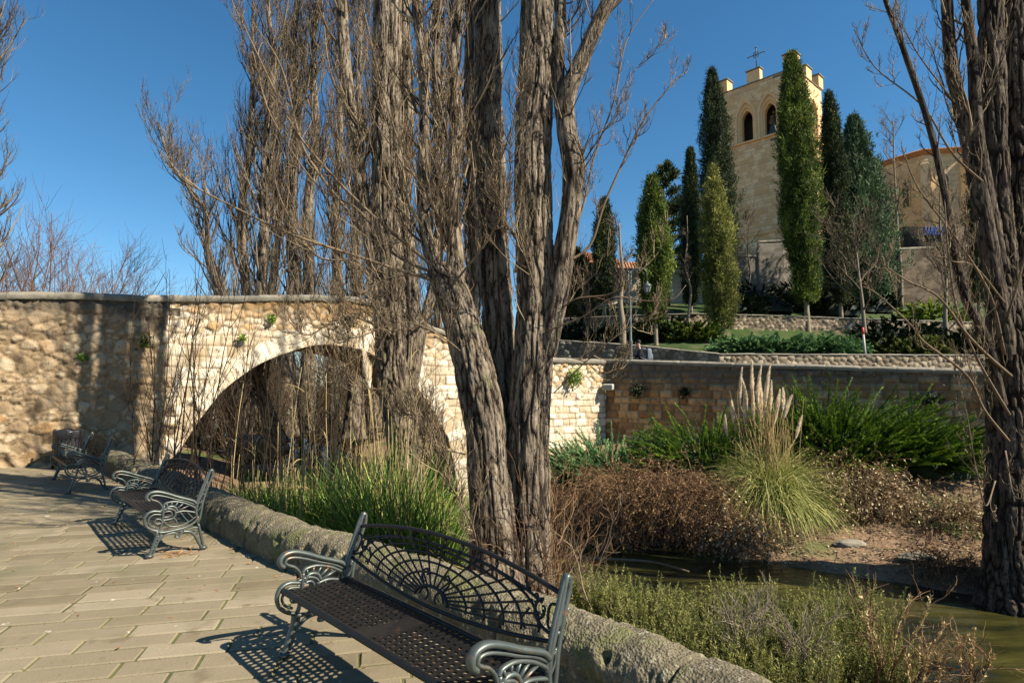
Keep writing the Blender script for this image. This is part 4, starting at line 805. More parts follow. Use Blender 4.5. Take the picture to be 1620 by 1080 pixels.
# ------------------------------------------------------------------ street lamp, marker post, wall lamp
def street_lamp():
    b = P(998, 560, 26.4); z0 = 1.68; top = float(P(995, 428, 26.4)[2]); H = top - z0; root = empty('street_lamp', (b[0], b[1], z0), 'grey-green street lamp with a scrolled arm and hanging lantern, beside the person on the road', 'street lamp')
    mb = MB(); lathe(mb, [(.16, 0), (.17, .3), (.12, .4), (.14, .5), (.09, .6), (.085, 1.5), (.075, 1.9), (.1, 2.0), (.06, 2.1), (.055, H - 1.2), (.05, H - 1.15)], sides=16); 
    for s in (-.055, .055): tube(mb, [(s, 0, H - 1.25), (s, 0, H)], .022, 8)
    for z in (H - 1.2, H - .6, H - .1): box(mb, (0, 0, z), (.17, .06, .05), 0, .5, .01)
    mb.build('pole', M['lampmetal'], root)
    mb = MB(); t = np.linspace(0, np.pi, 14); arc = np.column_stack([.05 + .36 - .36 * np.cos(t), 0 * t, H - .15 + .28 * np.sin(t)]); tube(mb, np.concatenate([arc, [(.77, 0, H - .45)]]), .022, 8)
    q = scroll((.38, H - .02), .15, .04, np.pi, -np.pi * 1.3, 20); tube(mb, np.column_stack([q[:, 0], q[:, 0] * 0, q[:, 1]]), .014, 6, n=40); mb.build('bracket', M['lampmetal'], root)
    mb = MB(); lathe(mb, [(.02, .52), (.05, .5), (.06, .44), (.17, .36), (.19, .33), (.19, .30)], (.77, 0, H - 1.0), 12); lathe(mb, [(.12, .02), (.09, 0), (.03, -.06), (.01, -.1)], (.77, 0, H - 1.0), 12)
    for k in range(6): a = k * np.pi / 3; tube(mb, [(.77 + .18 * math.cos(a), .18 * math.sin(a), H - .7), (.77 + .12 * math.cos(a), .12 * math.sin(a), H - 1.0)], .008, 4)
    l = mb.build('lantern', M['lampmetal'], root); mb = MB(); lathe(mb, [(.172, -.01 + .31), (.112, .02)], (.77, 0, H - 1.0), 6); mb.build('glass', M['glass'], l, smooth=False)
street_lamp()
def marker():
    q = P(1369.5, 557, 28.3); z = upz(q[0], q[1]); root = empty('marker_post', (q[0], q[1], z), 'leaning pale stake with a red top beside the small bare tree on the terrace', 'post')
    h = float(P(1367, 518, 28.3)[2]) - z; mb = MB(); tube(mb, [(0, 0, -.1), (-.08, 0, h * .80)], .055, 8); mb.build('stake', M['white'], root); mb = MB(); tube(mb, [(-.08, 0, h * .80), (-.09, 0, h)], .058, 8); mb.build('red_top', M['red'], root)
marker()
def wall_lamp():
    t = 0; d = ray(966, 612); o = np.array([0, 0, EYE]); n = np.array([WD[1], -WD[0], 0.]); k = ((np.array([*CORNER, 0]) - o) @ n) / (d @ n); q = o + d * k; root = empty('wall_floodlight', q, 'small pale box floodlight fixed high on the shaded quay wall', 'floodlight', rz=math.atan2(WD[1], WD[0]))
    mb = MB(); box(mb, (0, -.22, 0), (.40, .26, .22), 0, .6, .03, (0, .1)); b = mb.build('housing', M['white'], root, smooth=False); mb = MB(); box(mb, (0, -.36, -.01), (.34, .015, .17), 0, .4); mb.build('lens', M['glass'], b, smooth=False)
    mb = MB(); tube(mb, [(0, .05, .0), (0, -.1, 0)], .03, 8); box(mb, (0, -.03, 0), (.14, .03, .14), 0, .5); mb.build('wall_bracket', M['lampmetal'], root, smooth=False)
wall_lamp()

# ------------------------------------------------------------------ person with camera on a tripod
def skinned(name, verts, edges, rad, mat, parent, sub=2, root_i=0):
    me = bpy.data.meshes.new(name + '_cage'); me.from_pydata([tuple(v) for v in verts], edges, []); o = bpy.data.objects.new(name + '_cage', me); COL.objects.link(o)
    sk = o.modifiers.new('skin', 'SKIN'); sk.use_smooth_shade = True; sk.branch_smoothing = .6
    for i, r in enumerate(rad): d = me.skin_vertices[0].data[i]; d.radius = (r, r) if np.ndim(r) == 0 else r; d.use_root = (i == root_i)
    ss = o.modifiers.new('sub', 'SUBSURF'); ss.levels = sub; ss.render_levels = sub
    dg = bpy.context.evaluated_depsgraph_get(); ev = o.evaluated_get(dg); m2 = bpy.data.meshes.new_from_object(ev); m2.name = name
    bpy.data.objects.remove(o); bpy.data.meshes.remove(me); m2.materials.clear(); m2.materials.append(mat); o2 = bpy.data.objects.new(name, m2); COL.objects.link(o2); o2.parent = parent; return o2
def person():
    b = P(1015, 560, 24.0); z0 = 1.74; root = empty('person', (b[0], b[1], z0), 'person in dark jacket and pale jeans with dark hair, bending over a camera', 'person')
    # faces -x, leaning forward
    V = [(.02, 0, .95), (.0, 0, 1.15), (-.04, 0, 1.38), (-.07, 0, 1.49), (-.10, 0, 1.55), (-.135, 0, 1.635), (-.13, 0, 1.735),   # pelvis..head 0-6
         (-.05, -.19, 1.44), (-.14, -.24, 1.20), (-.36, -.13, 1.14), (-.05, .19, 1.44), (-.12, .24, 1.19), (-.36, .10, 1.20),  # arms 7-12
         (.02, -.10, .90), (.0, -.12, .50), (.06, -.12, .09), (-.10, -.13, .04), (.02, .10, .90), (-.06, .12, .50), (.02, .12, .09), (-.14, .13, .04)]
    E = [(0, 1), (1, 2), (2, 3), (3, 4), (4, 5), (5, 6), (2, 7), (7, 8), (8, 9), (2, 10), (10, 11), (11, 12), (0, 13), (13, 14), (14, 15), (15, 16), (0, 17), (17, 18), (18, 19), (19, 20)]
    Rr = [.14, .13, .15, .06, .055, .088, .098, .06, .045, .03, .06, .045, .03, .085, .06, .042, .035, .085, .06, .042, .035]
    for s, i0 in ((9, 0), (12, 1)):
        for k in range(5):
            w0 = np.array(V[s]); a = np.array([-.055, (k - 2) * .014, .0]) if k else np.array([-.02, .03 if s == 9 else -.03, .02]); n = len(V); L = (.6, .95, 1.0, .95, .8)[k]
            V += [tuple(w0 + a), tuple(w0 + a + np.array([-.035, 0, -.008]) * L), tuple(w0 + a + np.array([-.05, 0, -.035]) * L)]; E += [(s, n), (n, n + 1), (n + 1, n + 2)]; Rr += [.010, .009, .008]
    skinned('body', V, E, Rr, M['skin'], root)
    jv = [(.02, 0, .93), (.0, 0, 1.15), (-.04, 0, 1.38), (-.06, 0, 1.47), (-.05, -.19, 1.44), (-.14, -.24, 1.20), (-.31, -.15, 1.15), (-.05, .19, 1.44), (-.12, .24, 1.19), (-.31, .12, 1.20)]
    skinned('jacket', jv, [(0, 1), (1, 2), (2, 3), (2, 4), (4, 5), (5, 6), (2, 7), (7, 8), (8, 9)], [.18, .175, .205, .095, .095, .078, .055, .095, .078, .055], M['navy'], root)
    skinned('trousers', [(.02, 0, .93), (.02, -.10, .88), (.0, -.12, .50), (.06, -.12, .10), (.02, .10, .88), (-.06, .12, .50), (.02, .12, .10)], [(0, 1), (1, 2), (2, 3), (0, 4), (4, 5), (5, 6)], [.16, .115, .085, .07, .115, .085, .07], M['jeans'], root)
    skinned('hair', [(-.075, 0, 1.66), (-.095, 0, 1.755), (-.125, 0, 1.80), (-.195, 0, 1.80)], [(0, 1), (1, 2), (2, 3)], [.082, .10, .10, .055], M['hair'], root)
    for V_ in ([(.07, -.12, .05), (-.02, -.125, .045), (-.13, -.13, .035)], [(.03, .12, .05), (-.06, .125, .045), (-.17, .13, .035)]): skinned('shoe', V_, [(0, 1), (1, 2)], [.05, .05, .04], M['black'], root)
    for s in (-1, 1): mb = MB(); lathe(mb, [(.0, -.006), (.009, 0), (.0, .008)], (-.222, s * .034, 1.70), 8); mb.build('eye', M['hair'], root)
    for s in (-1, 1): mb = MB(); lathe(mb, [(0, -.03), (.012, -.025), (.018, 0), (.014, .025), (0, .03)], (-.125, s * .098, 1.69), 8); mb.build('ear', M['skin'], root)
    mb = MB(); tube(mb, [(-.215, 0, 1.705), (-.238, 0, 1.672), (-.222, 0, 1.662)], [.008, .014, .010], 8); mb.build('nose', M['skin'], root)
    r2 = empty('backpack', (b[0] + .2, b[1], z0 + 1.02), 'grey-blue backpack worn by the person on the road', 'backpack')
    mb = MB(); th = np.linspace(-np.pi / 2, np.pi / 2, 15); zz = np.linspace(0, np.pi, 13); A, B = np.meshgrid(th, zz, indexing='ij'); V = np.stack([.02 + .19 * np.cos(A) ** .6 * np.sin(B) ** .35, .16 * np.sin(A) * np.sin(B) ** .25, .24 - .25 * np.sign(np.cos(B)) * np.abs(np.cos(B)) ** .6], -1); grid(mb, V, 15, 13, flip=True); mb.build('pack_body', M['pack'], r2)
    mb = MB(); V2 = V.copy(); V2 = V2 * np.array([.45, .75, .5]) + np.array([.155, 0, .03]); grid(mb, V2, 15, 13, flip=True); mb.build('pack_pocket', M['pack'], r2)
    mb = MB()
    for s in (-1, 1): tube(mb, [(.0, s * .10, .42), (-.16, s * .11, .50), (-.33, s * .10, .40), (-.36, s * .12, .22), (-.2, s * .17, .08), (0, s * .13, .03)], .016, 6, n=20)
    mb.build('strap', M['pack'], r2)
    c = P(996, 556, 23.9); r3 = empty('camera_tripod', (c[0], c[1], z0), 'tripod with a black camera, in front of the bending person at the lamp post', 'tripod')
    for k in range(3): mb = MB(); a = k * 2.1 + .4; tube(mb, [(0, 0, 1.15), (.22 * math.cos(a), .22 * math.sin(a), .6), (.42 * math.cos(a), .42 * math.sin(a), 0)], [.02, .016, .012], 8); mb.build('leg', M['lampmetal'], r3)
    mb = MB(); tube(mb, [(0, 0, .95), (0, 0, 1.26)], .02, 8); lathe(mb, [(0, 1.2), (.05, 1.2), (.05, 1.27), (0, 1.27)], sides=12); tube(mb, [(0, 0, 1.24), (.22, .02, 1.10)], .01, 6); mb.build('head', M['black'], r3)
    mb = MB(); box(mb, (-.02, 0, 1.34), (.10, .16, .11), 0, .5, .012); box(mb, (-.02, 0, 1.41), (.07, .06, .04), 0, .5, .01); o = mb.build('camera_body', M['black'], r3, smooth=False); mb = MB(); tube(mb, [(-.07, 0, 1.34), (-.19, 0, 1.34), (-.22, 0, 1.34)], [.035, .037, .045], 14); mb.build('lens', M['black'], o)
person()
# ------------------------------------------------------------------ growth
def rperp(T):
    r = rng.standard_normal(T.shape); return nrm(r - (r * T).sum(-1, keepdims=True) * T)
def grow(S, D, Ln, r0, k=6, up=.15, wob=.12, taper=.85, g=(0, 0, 1)):
    S = np.asarray(S, float); n = len(S); D = nrm(np.asarray(D, float)); Ln = np.broadcast_to(Ln, (n,)); r0 = np.broadcast_to(r0, (n,)); Pn = np.empty((n, k + 1, 3)); Pn[:, 0] = S; g = np.asarray(g, float)
    for i in range(k):
        D = nrm(D + up * g + wob * rng.standard_normal((n, 3))); Pn[:, i + 1] = Pn[:, i] + D * (Ln / k)[:, None]
    return Pn, r0[:, None] * (1 - taper * np.linspace(0, 1, k + 1))[None]
def spawn(Pn, Rn, m, lo=.15, hi=.98, ang=(.4, .9), upb=.0):
    n, k1, _ = Pn.shape; k = k1 - 1; pi = np.repeat(np.arange(n), m); t = (lo + (hi - lo) * rng.random(len(pi))) * k; i = np.minimum(t.astype(int), k - 1); f = (t - i)[:, None]
    pos = Pn[pi, i] * (1 - f) + Pn[pi, i + 1] * f; T = nrm(Pn[pi, i + 1] - Pn[pi, i]); a = rng.uniform(ang[0], ang[1], len(pi))[:, None]; D = nrm(T * np.cos(a) + rperp(T) * np.sin(a) + np.array([0, 0, upb]))
    return pos, D, t / k, Rn[pi, i], pi
def tubes_to(mb, Pn, Rn, sides=3, tint=None):
    V, Q = btubes(Pn, Rn, sides); n, k, _ = Pn.shape; t = np.repeat(rng.random(n) if tint is None else np.broadcast_to(tint, (n,)), k * sides); mb.add(V, Q, None, t)
def leaves(mb, C_, D, L, W, tint=None, nvec=None):
    """flat diamond leaves: centre-base C_, direction D, length L, width W"""
    n = len(C_); D = nrm(D); s = rperp(D) if nvec is None else nrm(np.cross(D, nvec)); L = np.broadcast_to(L, (n,))[:, None]; W = np.broadcast_to(W, (n,))[:, None]
    V = np.stack([C_, C_ + D * L * .45 + s * W / 2, C_ + D * L, C_ + D * L * .45 - s * W / 2], 1).reshape(-1, 3); t = rng.random(n) if tint is None else tint
    mb.add(V, np.arange(n * 4).reshape(-1, 4), None, np.repeat(t, 4))
def ribbons(mb, Pn, W, tint=None):
    n, k, _ = Pn.shape; T = nrm(Pn[:, -1] - Pn[:, 0]); s = np.cross(T, rng.standard_normal((n, 3))); s[:, 2] *= .3; s = nrm(s); w_ = np.broadcast_to(W, (n,))[:, None] * (np.sin(np.linspace(.35, 1, k) * np.pi))[None] / 2 + .0006
    V = np.stack([Pn - s[:, None] * w_[..., None], Pn + s[:, None] * w_[..., None]], 2).reshape(-1, 3); i = np.arange(k - 1) * 2; q = np.stack([i, i + 1, i + 3, i + 2], -1)
    Q = (q[None] + (np.arange(n) * k * 2)[:, None, None]).reshape(-1, 4); mb.add(V, Q, None, np.repeat(rng.random(n) if tint is None else tint, k * 2))
def bark_tube(mb, pts, rad, sides=72, dz=.035, furrow=.045, nf=13, seed=0, buttress=0.0):
    """trunk with deep, interlacing vertical furrows"""
    q0 = cat(np.column_stack([pts, rad]), 60); L = np.sum(np.linalg.norm(np.diff(q0[:, :3], axis=0), axis=1)); n = max(int(L / dz), 8); q = cat(np.column_stack([pts, rad]), n); C_, r = q[:, :3], q[:, 3]
    V, Q = btubes(C_[None], np.ones((1, n)), sides, (.3, 1, 0) if abs(C_[-1, 2] - C_[0, 2]) > .5 * L else (0, 0, 1)); D = V.reshape(n, sides, 3) - C_[:, None]; s = np.linspace(0, L, n)[:, None]; th = (np.arange(sides) * 2 * np.pi / sides)[None]
    cx, cy = np.cos(th) + 0 * s, np.sin(th) + 0 * s; rr = r[:, None]
    warp = .30 * fbm(n3(cx * 1.5, cy * 1.5, s * 1.3 + seed), 2)
    a = np.abs(noise(n3(cx * nf * rr + warp * 2, cy * nf * rr, s * 3.0 + seed + warp * 3))); b = np.abs(noise(n3(cx * nf * rr * 2.1 + 7, cy * nf * rr * 2.1 + warp * 3, s * 8 + seed)))
    ridge = 1 - np.exp(-a * 7); fine = 1 - np.exp(-b * 5)
    lump = .10 * rr * fbm(n3(cx * 1.6, cy * 1.6, s * .9 + seed)) + buttress * rr * np.exp(-s / .45) * (1 + .55 * np.sin(th * 5 + seed) + .4 * fbm(n3(cx * 2, cy * 2, s)))
    fur = furrow * np.minimum(1, rr / .2)
    R = rr + lump + fur * (ridge - .6) + fur * .35 * (fine - .5)
    V = C_[:, None] + D * R[..., None]; mb.add(V.reshape(-1, 3), Q, None, np.clip(.0 + .60 * ridge ** 1.3 + .22 * fine + .15 * fbm(n3(cx * 3, cy * 3, s * 1.5)), 0, 1).reshape(-1))
def crown_from(mb, parents, m1, len1, ang1=(.5, 1.0), up1=.22, m2=7, m3=6, lf2=.42, lf3=.4, rmin=.0022, lo=.1, hi=1.0, wob=.12, r1f=.35, sides=3, up2=.28, cap1=.035, stag=1.0):
    """three generations of shoots off the given limbs"""
    for (pts, rad) in parents:
        k = 24; q = cat(np.column_stack([pts, rad]), k + 1); Pn, Rn = q[None, :, :3], q[None, :, 3]
        pos, D, t, r, _ = spawn(Pn, Rn, m1, lo, hi, ang1); ln = len1 * rng.uniform(.45, 1.15, len(pos)) * (1 - .55 * t * stag); P1, R1 = grow(pos, D, ln, np.minimum(np.maximum(r * r1f, .006), cap1), 8, up1, wob, .8)
        tubes_to(mb, P1, R1, 4)
        if not m2: continue
        pos, D, t, r, pi = spawn(P1, R1, m2, .15, .97, (.4, .85)); P2, R2 = grow(pos, D, ln[pi] * lf2 * rng.uniform(.5, 1.2, len(pos)) * (1 - .4 * t), np.maximum(r * .6, rmin * 1.6), 6, up2, wob * 1.1, .75); tubes_to(mb, P2, np.maximum(R2, rmin * .8), sides)
        if not m3: continue
        l2 = np.linalg.norm(P2[:, -1] - P2[:, 0], axis=1); pos, D, t, r, pi = spawn(P2, R2, m3, .15, .97, (.4, .9)); P3, R3 = grow(pos, D, np.maximum(l2[pi] * lf3 * rng.uniform(.5, 1.3, len(pos)), .08), np.maximum(r * .6, rmin), 4, up2 * 1.3, wob * 1.2, .6); tubes_to(mb, P3, np.maximum(R3, rmin * .7), 3)
def pp(*q): return np.array([P(a, b, Y) for a, b, Y in q])
def up_ext(pts, rad, h, dx=0, dy=0, rt=.03, n=3):
    """carry a limb on upward out of the picture"""
    e = pts[-1]; ex = np.array([[e[0] + dx * k / n, e[1] + dy * k / n, e[2] + h * k / n] for k in range(1, n + 1)]); return np.concatenate([pts, ex]), np.concatenate([rad, np.linspace(rad[-1], rt, n + 1)[1:]])

# main multi-stemmed poplar
def main_poplar():
    b = P(815, 905, 7.1); b[2] = float(low_h(b[0], b[1])); root = empty('poplar_tree', b, 'largest bare poplar with several furrowed stems rising from one base, just behind the nearest bench', 'tree', 'bare poplars along the river')
    S = {}
    S['right'] = (pp((838, 985, 7.05), (838, 880, 7.05), (836, 760, 7.05), (838, 640, 7.05), (846, 500, 7.05), (845, 380, 7.05), (843, 250, 7.05), (848, 120, 7.05), (850, 0, 7.05), (850, -150, 7.1)), [.27, .24, .235, .23, .222, .212, .205, .20, .19, .18], 10)
    S['left'] = (pp((790, 985, 6.95), (784, 880, 6.95), (776, 780, 6.95), (768, 680, 6.95), (754, 600, 6.95), (736, 530, 6.95), (714, 462, 6.95), (690, 425, 6.98)), [.29, .26, .235, .225, .23, .205, .185, .13], 0)
    S['dark'] = (pp((815, 985, 7.5), (806, 800, 7.5), (796, 650, 7.5), (788, 520, 7.5), (780, 350, 7.6), (774, 200, 7.6), (772, 50, 7.7), (771, -150, 7.8)), [.22, .20, .19, .185, .18, .18, .175, .165], 10)
    S['branch_right'] = (pp((862, 560, 7.0), (876, 490, 6.95), (889, 420, 6.9), (903, 330, 6.88), (908, 265, 6.88), (896, 205, 6.88), (898, 150, 6.88), (922, 90, 6.88), (944, 40, 6.85), (972, -20, 6.8), (1000, -120, 6.8)), [.13, .14, .13, .115, .13, .11, .10, .09, .085, .08, .07], 5)
    S['branch_fork'] = (pp((896, 215, 6.9), (885, 150, 6.95), (884, 90, 6.95), (887, 20, 7.0), (890, -120, 7.0)), [.09, .075, .07, .065, .05], 5)
    S['shoot_a'] = (pp((700, 450, 6.98), (676, 380, 7.0), (668, 300, 7.0), (672, 200, 7.05), (668, 100, 7.1), (660, 0, 7.1), (655, -120, 7.1)), [.11, .075, .066, .06, .058, .054, .05], 7)
    S['shoot_b'] = (pp((722, 475, 7.0), (720, 400, 7.05), (716, 300, 7.1), (722, 200, 7.1), (716, 100, 7.1), (724, 0, 7.15), (728, -120, 7.2)), [.11, .095, .085, .08, .078, .07, .06], 8)
    S['shoot_c'] = (pp((745, 540, 7.15), (752, 430, 7.3), (748, 300, 7.3), (742, 150, 7.3), (745, 0, 7.4), (748, -120, 7.4)), [.09, .075, .065, .06, .058, .05], 7)
    par = []
    for i, (k, (p, r, h)) in enumerate(S.items()):
        r = np.array(r); main = k in ('right', 'left', 'dark')
        mb = MB(); pe, re = up_ext(p, r, h, rng.normal() * .3, .3) if h else (p, r)
        bark_tube(mb, p, r, 170 if main else 84, .022 if main else .03, .034 if main else .016, 16 if main else 20, i * 9.7, .30 if main else 0)
        if h: tube(mb, pe[len(p) - 1:], re[len(p) - 1:], 10, 14)
        # burrs and snags where limbs leave the stem
        mb.build('stem', M['bark'], root, loc=b)
        par.append((pe, re))
    mb = MB()
    # long slender side limbs as in the photograph
    lim = [([(700, 455, 6.95), (640, 430, 6.8), (560, 400, 6.6), (470, 370, 6.4), (380, 330, 6.3), (300, 290, 6.2), (272, 262, 6.2)], .034), ([(690, 430, 6.95), (600, 350, 6.9), (520, 280, 6.8), (470, 200, 6.8), (420, 110, 6.8), (370, 0, 6.7)], .035),
           ([(700, 440, 6.9), (690, 350, 6.7), (640, 250, 6.5), (600, 130, 6.4), (570, 0, 6.4)], .028), ([(705, 430, 6.9), (715, 330, 6.6), (700, 220, 6.5), (690, 100, 6.4), (700, -20, 6.4)], .026), ([(690, 440, 6.9), (620, 400, 7.2), (560, 330, 7.3), (500, 300, 7.4), (430, 180, 7.5), (400, 90, 7.5)], .03),
           ([(715, 450, 6.8), (770, 380, 6.5), (800, 300, 6.4), (810, 200, 6.3), (830, 100, 6.2)], .022), ([(870, 520, 6.85), (920, 500, 6.7), (975, 470, 6.6), (1020, 472, 6.5), (1062, 480, 6.4), (1085, 452, 6.4)], .018), ([(868, 500, 6.85), (910, 470, 6.7), (960, 465, 6.6), (1005, 440, 6.5), (1035, 410, 6.5), (1040, 398, 6.5)], .018),
           ([(885, 430, 6.85), (930, 380, 6.8), (960, 320, 6.8), (985, 250, 6.75), (1020, 200, 6.7), (1060, 140, 6.7), (1082, 105, 6.7)], .03), ([(888, 400, 6.9), (925, 330, 6.9), (945, 250, 6.9), (965, 160, 6.9), (990, 60, 6.9), (1040, 0, 6.9)], .026), ([(905, 270, 6.85), (935, 220, 6.8), (970, 190, 6.8), (1010, 120, 6.8), (1060, 60, 6.8)], .015),
           ([(880, 560, 6.85), (925, 570, 6.7), (960, 600, 6.6), (985, 580, 6.6)], .012), ([(740, 720, 6.85), (700, 700, 6.7), (670, 660, 6.6), (640, 650, 6.5)], .014), ([(760, 880, 6.8), (740, 830, 6.5), (720, 780, 6.3), (700, 740, 6.2), (672, 700, 6.2)], .022), ([(745, 560, 6.85), (690, 520, 6.6), (630, 510, 6.5), (560, 540, 6.4), (520, 520, 6.4)], .018),
           ([(680, 435, 6.95), (620, 440, 6.7), (570, 470, 6.6), (560, 500, 6.6), (500, 510, 6.6)], .018), ([(880, 620, 6.85), (940, 560, 6.6), (1000, 515, 6.5), (1040, 495, 6.5)], .012), ([(850, 450, 6.8), (830, 380, 6.4), (800, 330, 6.3), (790, 260, 6.2)], .014)]
    lp = []
    for q, r in lim:
        p = pp(*q); p = p + .03 * rng.standard_normal(p.shape); r *= .62; rr = np.linspace(r, r * .3, len(p)); tube(mb, p, rr, 7, len(p) * 6); lp.append((p, rr))
    mb.build('side_limb', M['limb'], root, loc=b)
    mb = MB(); rgt = [7, 8, 9, 10, 11, 16]; crown_from(mb, [l for i, l in enumerate(lp) if i in rgt], 15, .75, (.5, 1.1), .24, 5, 3, .5, .45, rmin=.0022, lo=.12, wob=.2, r1f=.4, cap1=.010); crown_from(mb, [l for i, l in enumerate(lp) if i not in rgt + [6, 16]], 30, 1.0, (.5, 1.2), .26, 6, 4, .5, .45, rmin=.0022, lo=.08, wob=.2, r1f=.4, cap1=.010)
    crown_from(mb, par[5:8], 46, 1.5, (.45, 1.0), .25, 6, 5, lo=.05, hi=.7, rmin=.0022, cap1=.018)
    crown_from(mb, par[5:8], 14, 2.0, (.45, 1.0), .25, 5, 3, lo=.6, hi=1, rmin=.004, cap1=.03)
    crown_from(mb, [par[0], par[2], par[3], par[4]], 20, 1.1, (.6, 1.2), .22, 5, 4, lo=.25, hi=.62, rmin=.0022, cap1=.012)
    crown_from(mb, [par[0], par[2], par[3], par[4]], 12, 2.2, (.4, .8), .25, 5, 2, lo=.62, hi=1, rmin=.005, cap1=.035)
    crown_from(mb, [par[1]], 40, .7, (.8, 1.5), .15, 4, 3, lo=.55, hi=1, rmin=.002, cap1=.009)
    mb.build('twigs', M['twig'], root, loc=b)
    # brush of thin suckers round the foot
    mb = MB(); n = 200; a = rng.uniform(0, 2 * np.pi, n); h0 = rng.uniform(-.1, 1.3, n) ** 1.0 * (rng.random(n) < .75); S0 = np.stack([b[0] + .16 + .40 * np.cos(a), b[1] + .32 * np.sin(a), b[2] + h0], 1); D = np.stack([np.cos(a) * .7, np.sin(a) * .7, np.ones(n) * rng.uniform(.3, 1.6, n)], 1)
    P1, R1 = grow(S0, D, rng.uniform(.3, 1.1, n), .0055, 7, .12, .18, .7); tubes_to(mb, P1, R1, 4); pos, D, t, r, pi = spawn(P1, R1, 4, .2, .95, (.4, .9)); P2, R2 = grow(pos, D, rng.uniform(.1, .4, len(pos)), .0028, 4, .1, .2, .6); tubes_to(mb, P2, R2, 3)
    mb.build('suckers', M['brown'], root, loc=b)
main_poplar()

def second_poplar():
    b = P(645, 830, 11.0); b[2] = float(low_h(b[0], b[1])) - .1; root = empty('poplar_tree', b, 'broad two-stemmed bare poplar standing before the right half of the bridge arch', 'tree', 'bare poplars along the river')
    par = []
    for i, (q, r, h) in enumerate([([(650, 860, 11), (645, 790, 11), (638, 690, 11), (622, 590, 11), (622, 480, 11), (614, 350, 11), (612, 200, 11), (613, 60, 11), (614, -120, 11)], [.40, .31, .28, .30, .285, .265, .255, .245, .23], 9),
                                ([(640, 640, 11), (654, 540, 11), (650, 430, 11), (640, 330, 11.1), (645, 200, 11.2), (640, 60, 11.3), (636, -120, 11.3)], [.17, .14, .13, .12, .11, .105, .10], 8), ([(612, 560, 11), (598, 470, 10.9), (585, 380, 10.9), (566, 260, 10.9), (548, 120, 10.9), (540, 0, 10.9), (535, -120, 10.9)], [.16, .13, .12, .12, .11, .10, .09], 8),
                                ([(650, 620, 11.2), (668, 520, 11.3), (690, 430, 11.4), (697, 300, 11.4), (690, 150, 11.5), (690, 0, 11.5)], [.12, .10, .09, .09, .08, .07], 8)]):
        p = pp(*q); r = np.array(r); pe, re = up_ext(p, r, h, rt=.08); mb = MB(); bark_tube(mb, p, r, 150 if i == 0 else 64, .035, .06 if i == 0 else .025, 13, 40 + i * 7, .25 if i == 0 else 0); tube(mb, pe[len(p) - 1:], re[len(p) - 1:], 10, 12); mb.build('stem', M['bark'], root, loc=b); par.append((pe, re))
    mb = MB(); lp = []
    for q, r in [([(605, 420, 11), (560, 350, 10.8), (500, 260, 10.6), (460, 200, 10.5), (440, 110, 10.5), (400, 30, 10.5)], .05), ([(610, 470, 11), (560, 420, 10.7), (500, 400, 10.5), (440, 320, 10.5), (430, 240, 10.4)], .04), ([(600, 520, 11), (540, 500, 10.7), (490, 520, 10.6), (450, 500, 10.5)], .03), ([(655, 520, 10.9), (700, 470, 10.7), (730, 400, 10.7), (745, 320, 10.7)], .03),
                 ([(612, 300, 11), (575, 200, 10.8), (520, 120, 10.7), (500, 0, 10.7)], .05), ([(615, 580, 10.8), (570, 560, 10.5), (530, 590, 10.4), (500, 580, 10.4)], .02), ([(600, 620, 10.8), (560, 600, 10.5), (545, 560, 10.4)], .02)]:
        p = pp(*q) + .05 * rng.standard_normal((len(q), 3)); r *= .68; rr = np.linspace(r, r * .3, len(p)); tube(mb, p, rr, 7, len(p) * 5); lp.append((p, rr))
    mb.build('side_limb', M['limb'], root, loc=b)
    mb = MB(); crown_from(mb, lp, 24, 1.5, (.5, 1.1), .2, 6, 4, rmin=.003, lo=.1, wob=.15, cap1=.018); crown_from(mb, par, 30, 2.0, (.45, .95), .22, 7, 4, lo=.25, hi=.72, rmin=.0038, cap1=.03); crown_from(mb, par[:1], 45, .8, (.9, 1.5), .1, 5, 3, lo=.1, hi=.45, rmin=.003, cap1=.01, stag=0)
    mb.build('twigs', M['twig'], root, loc=b)
second_poplar()

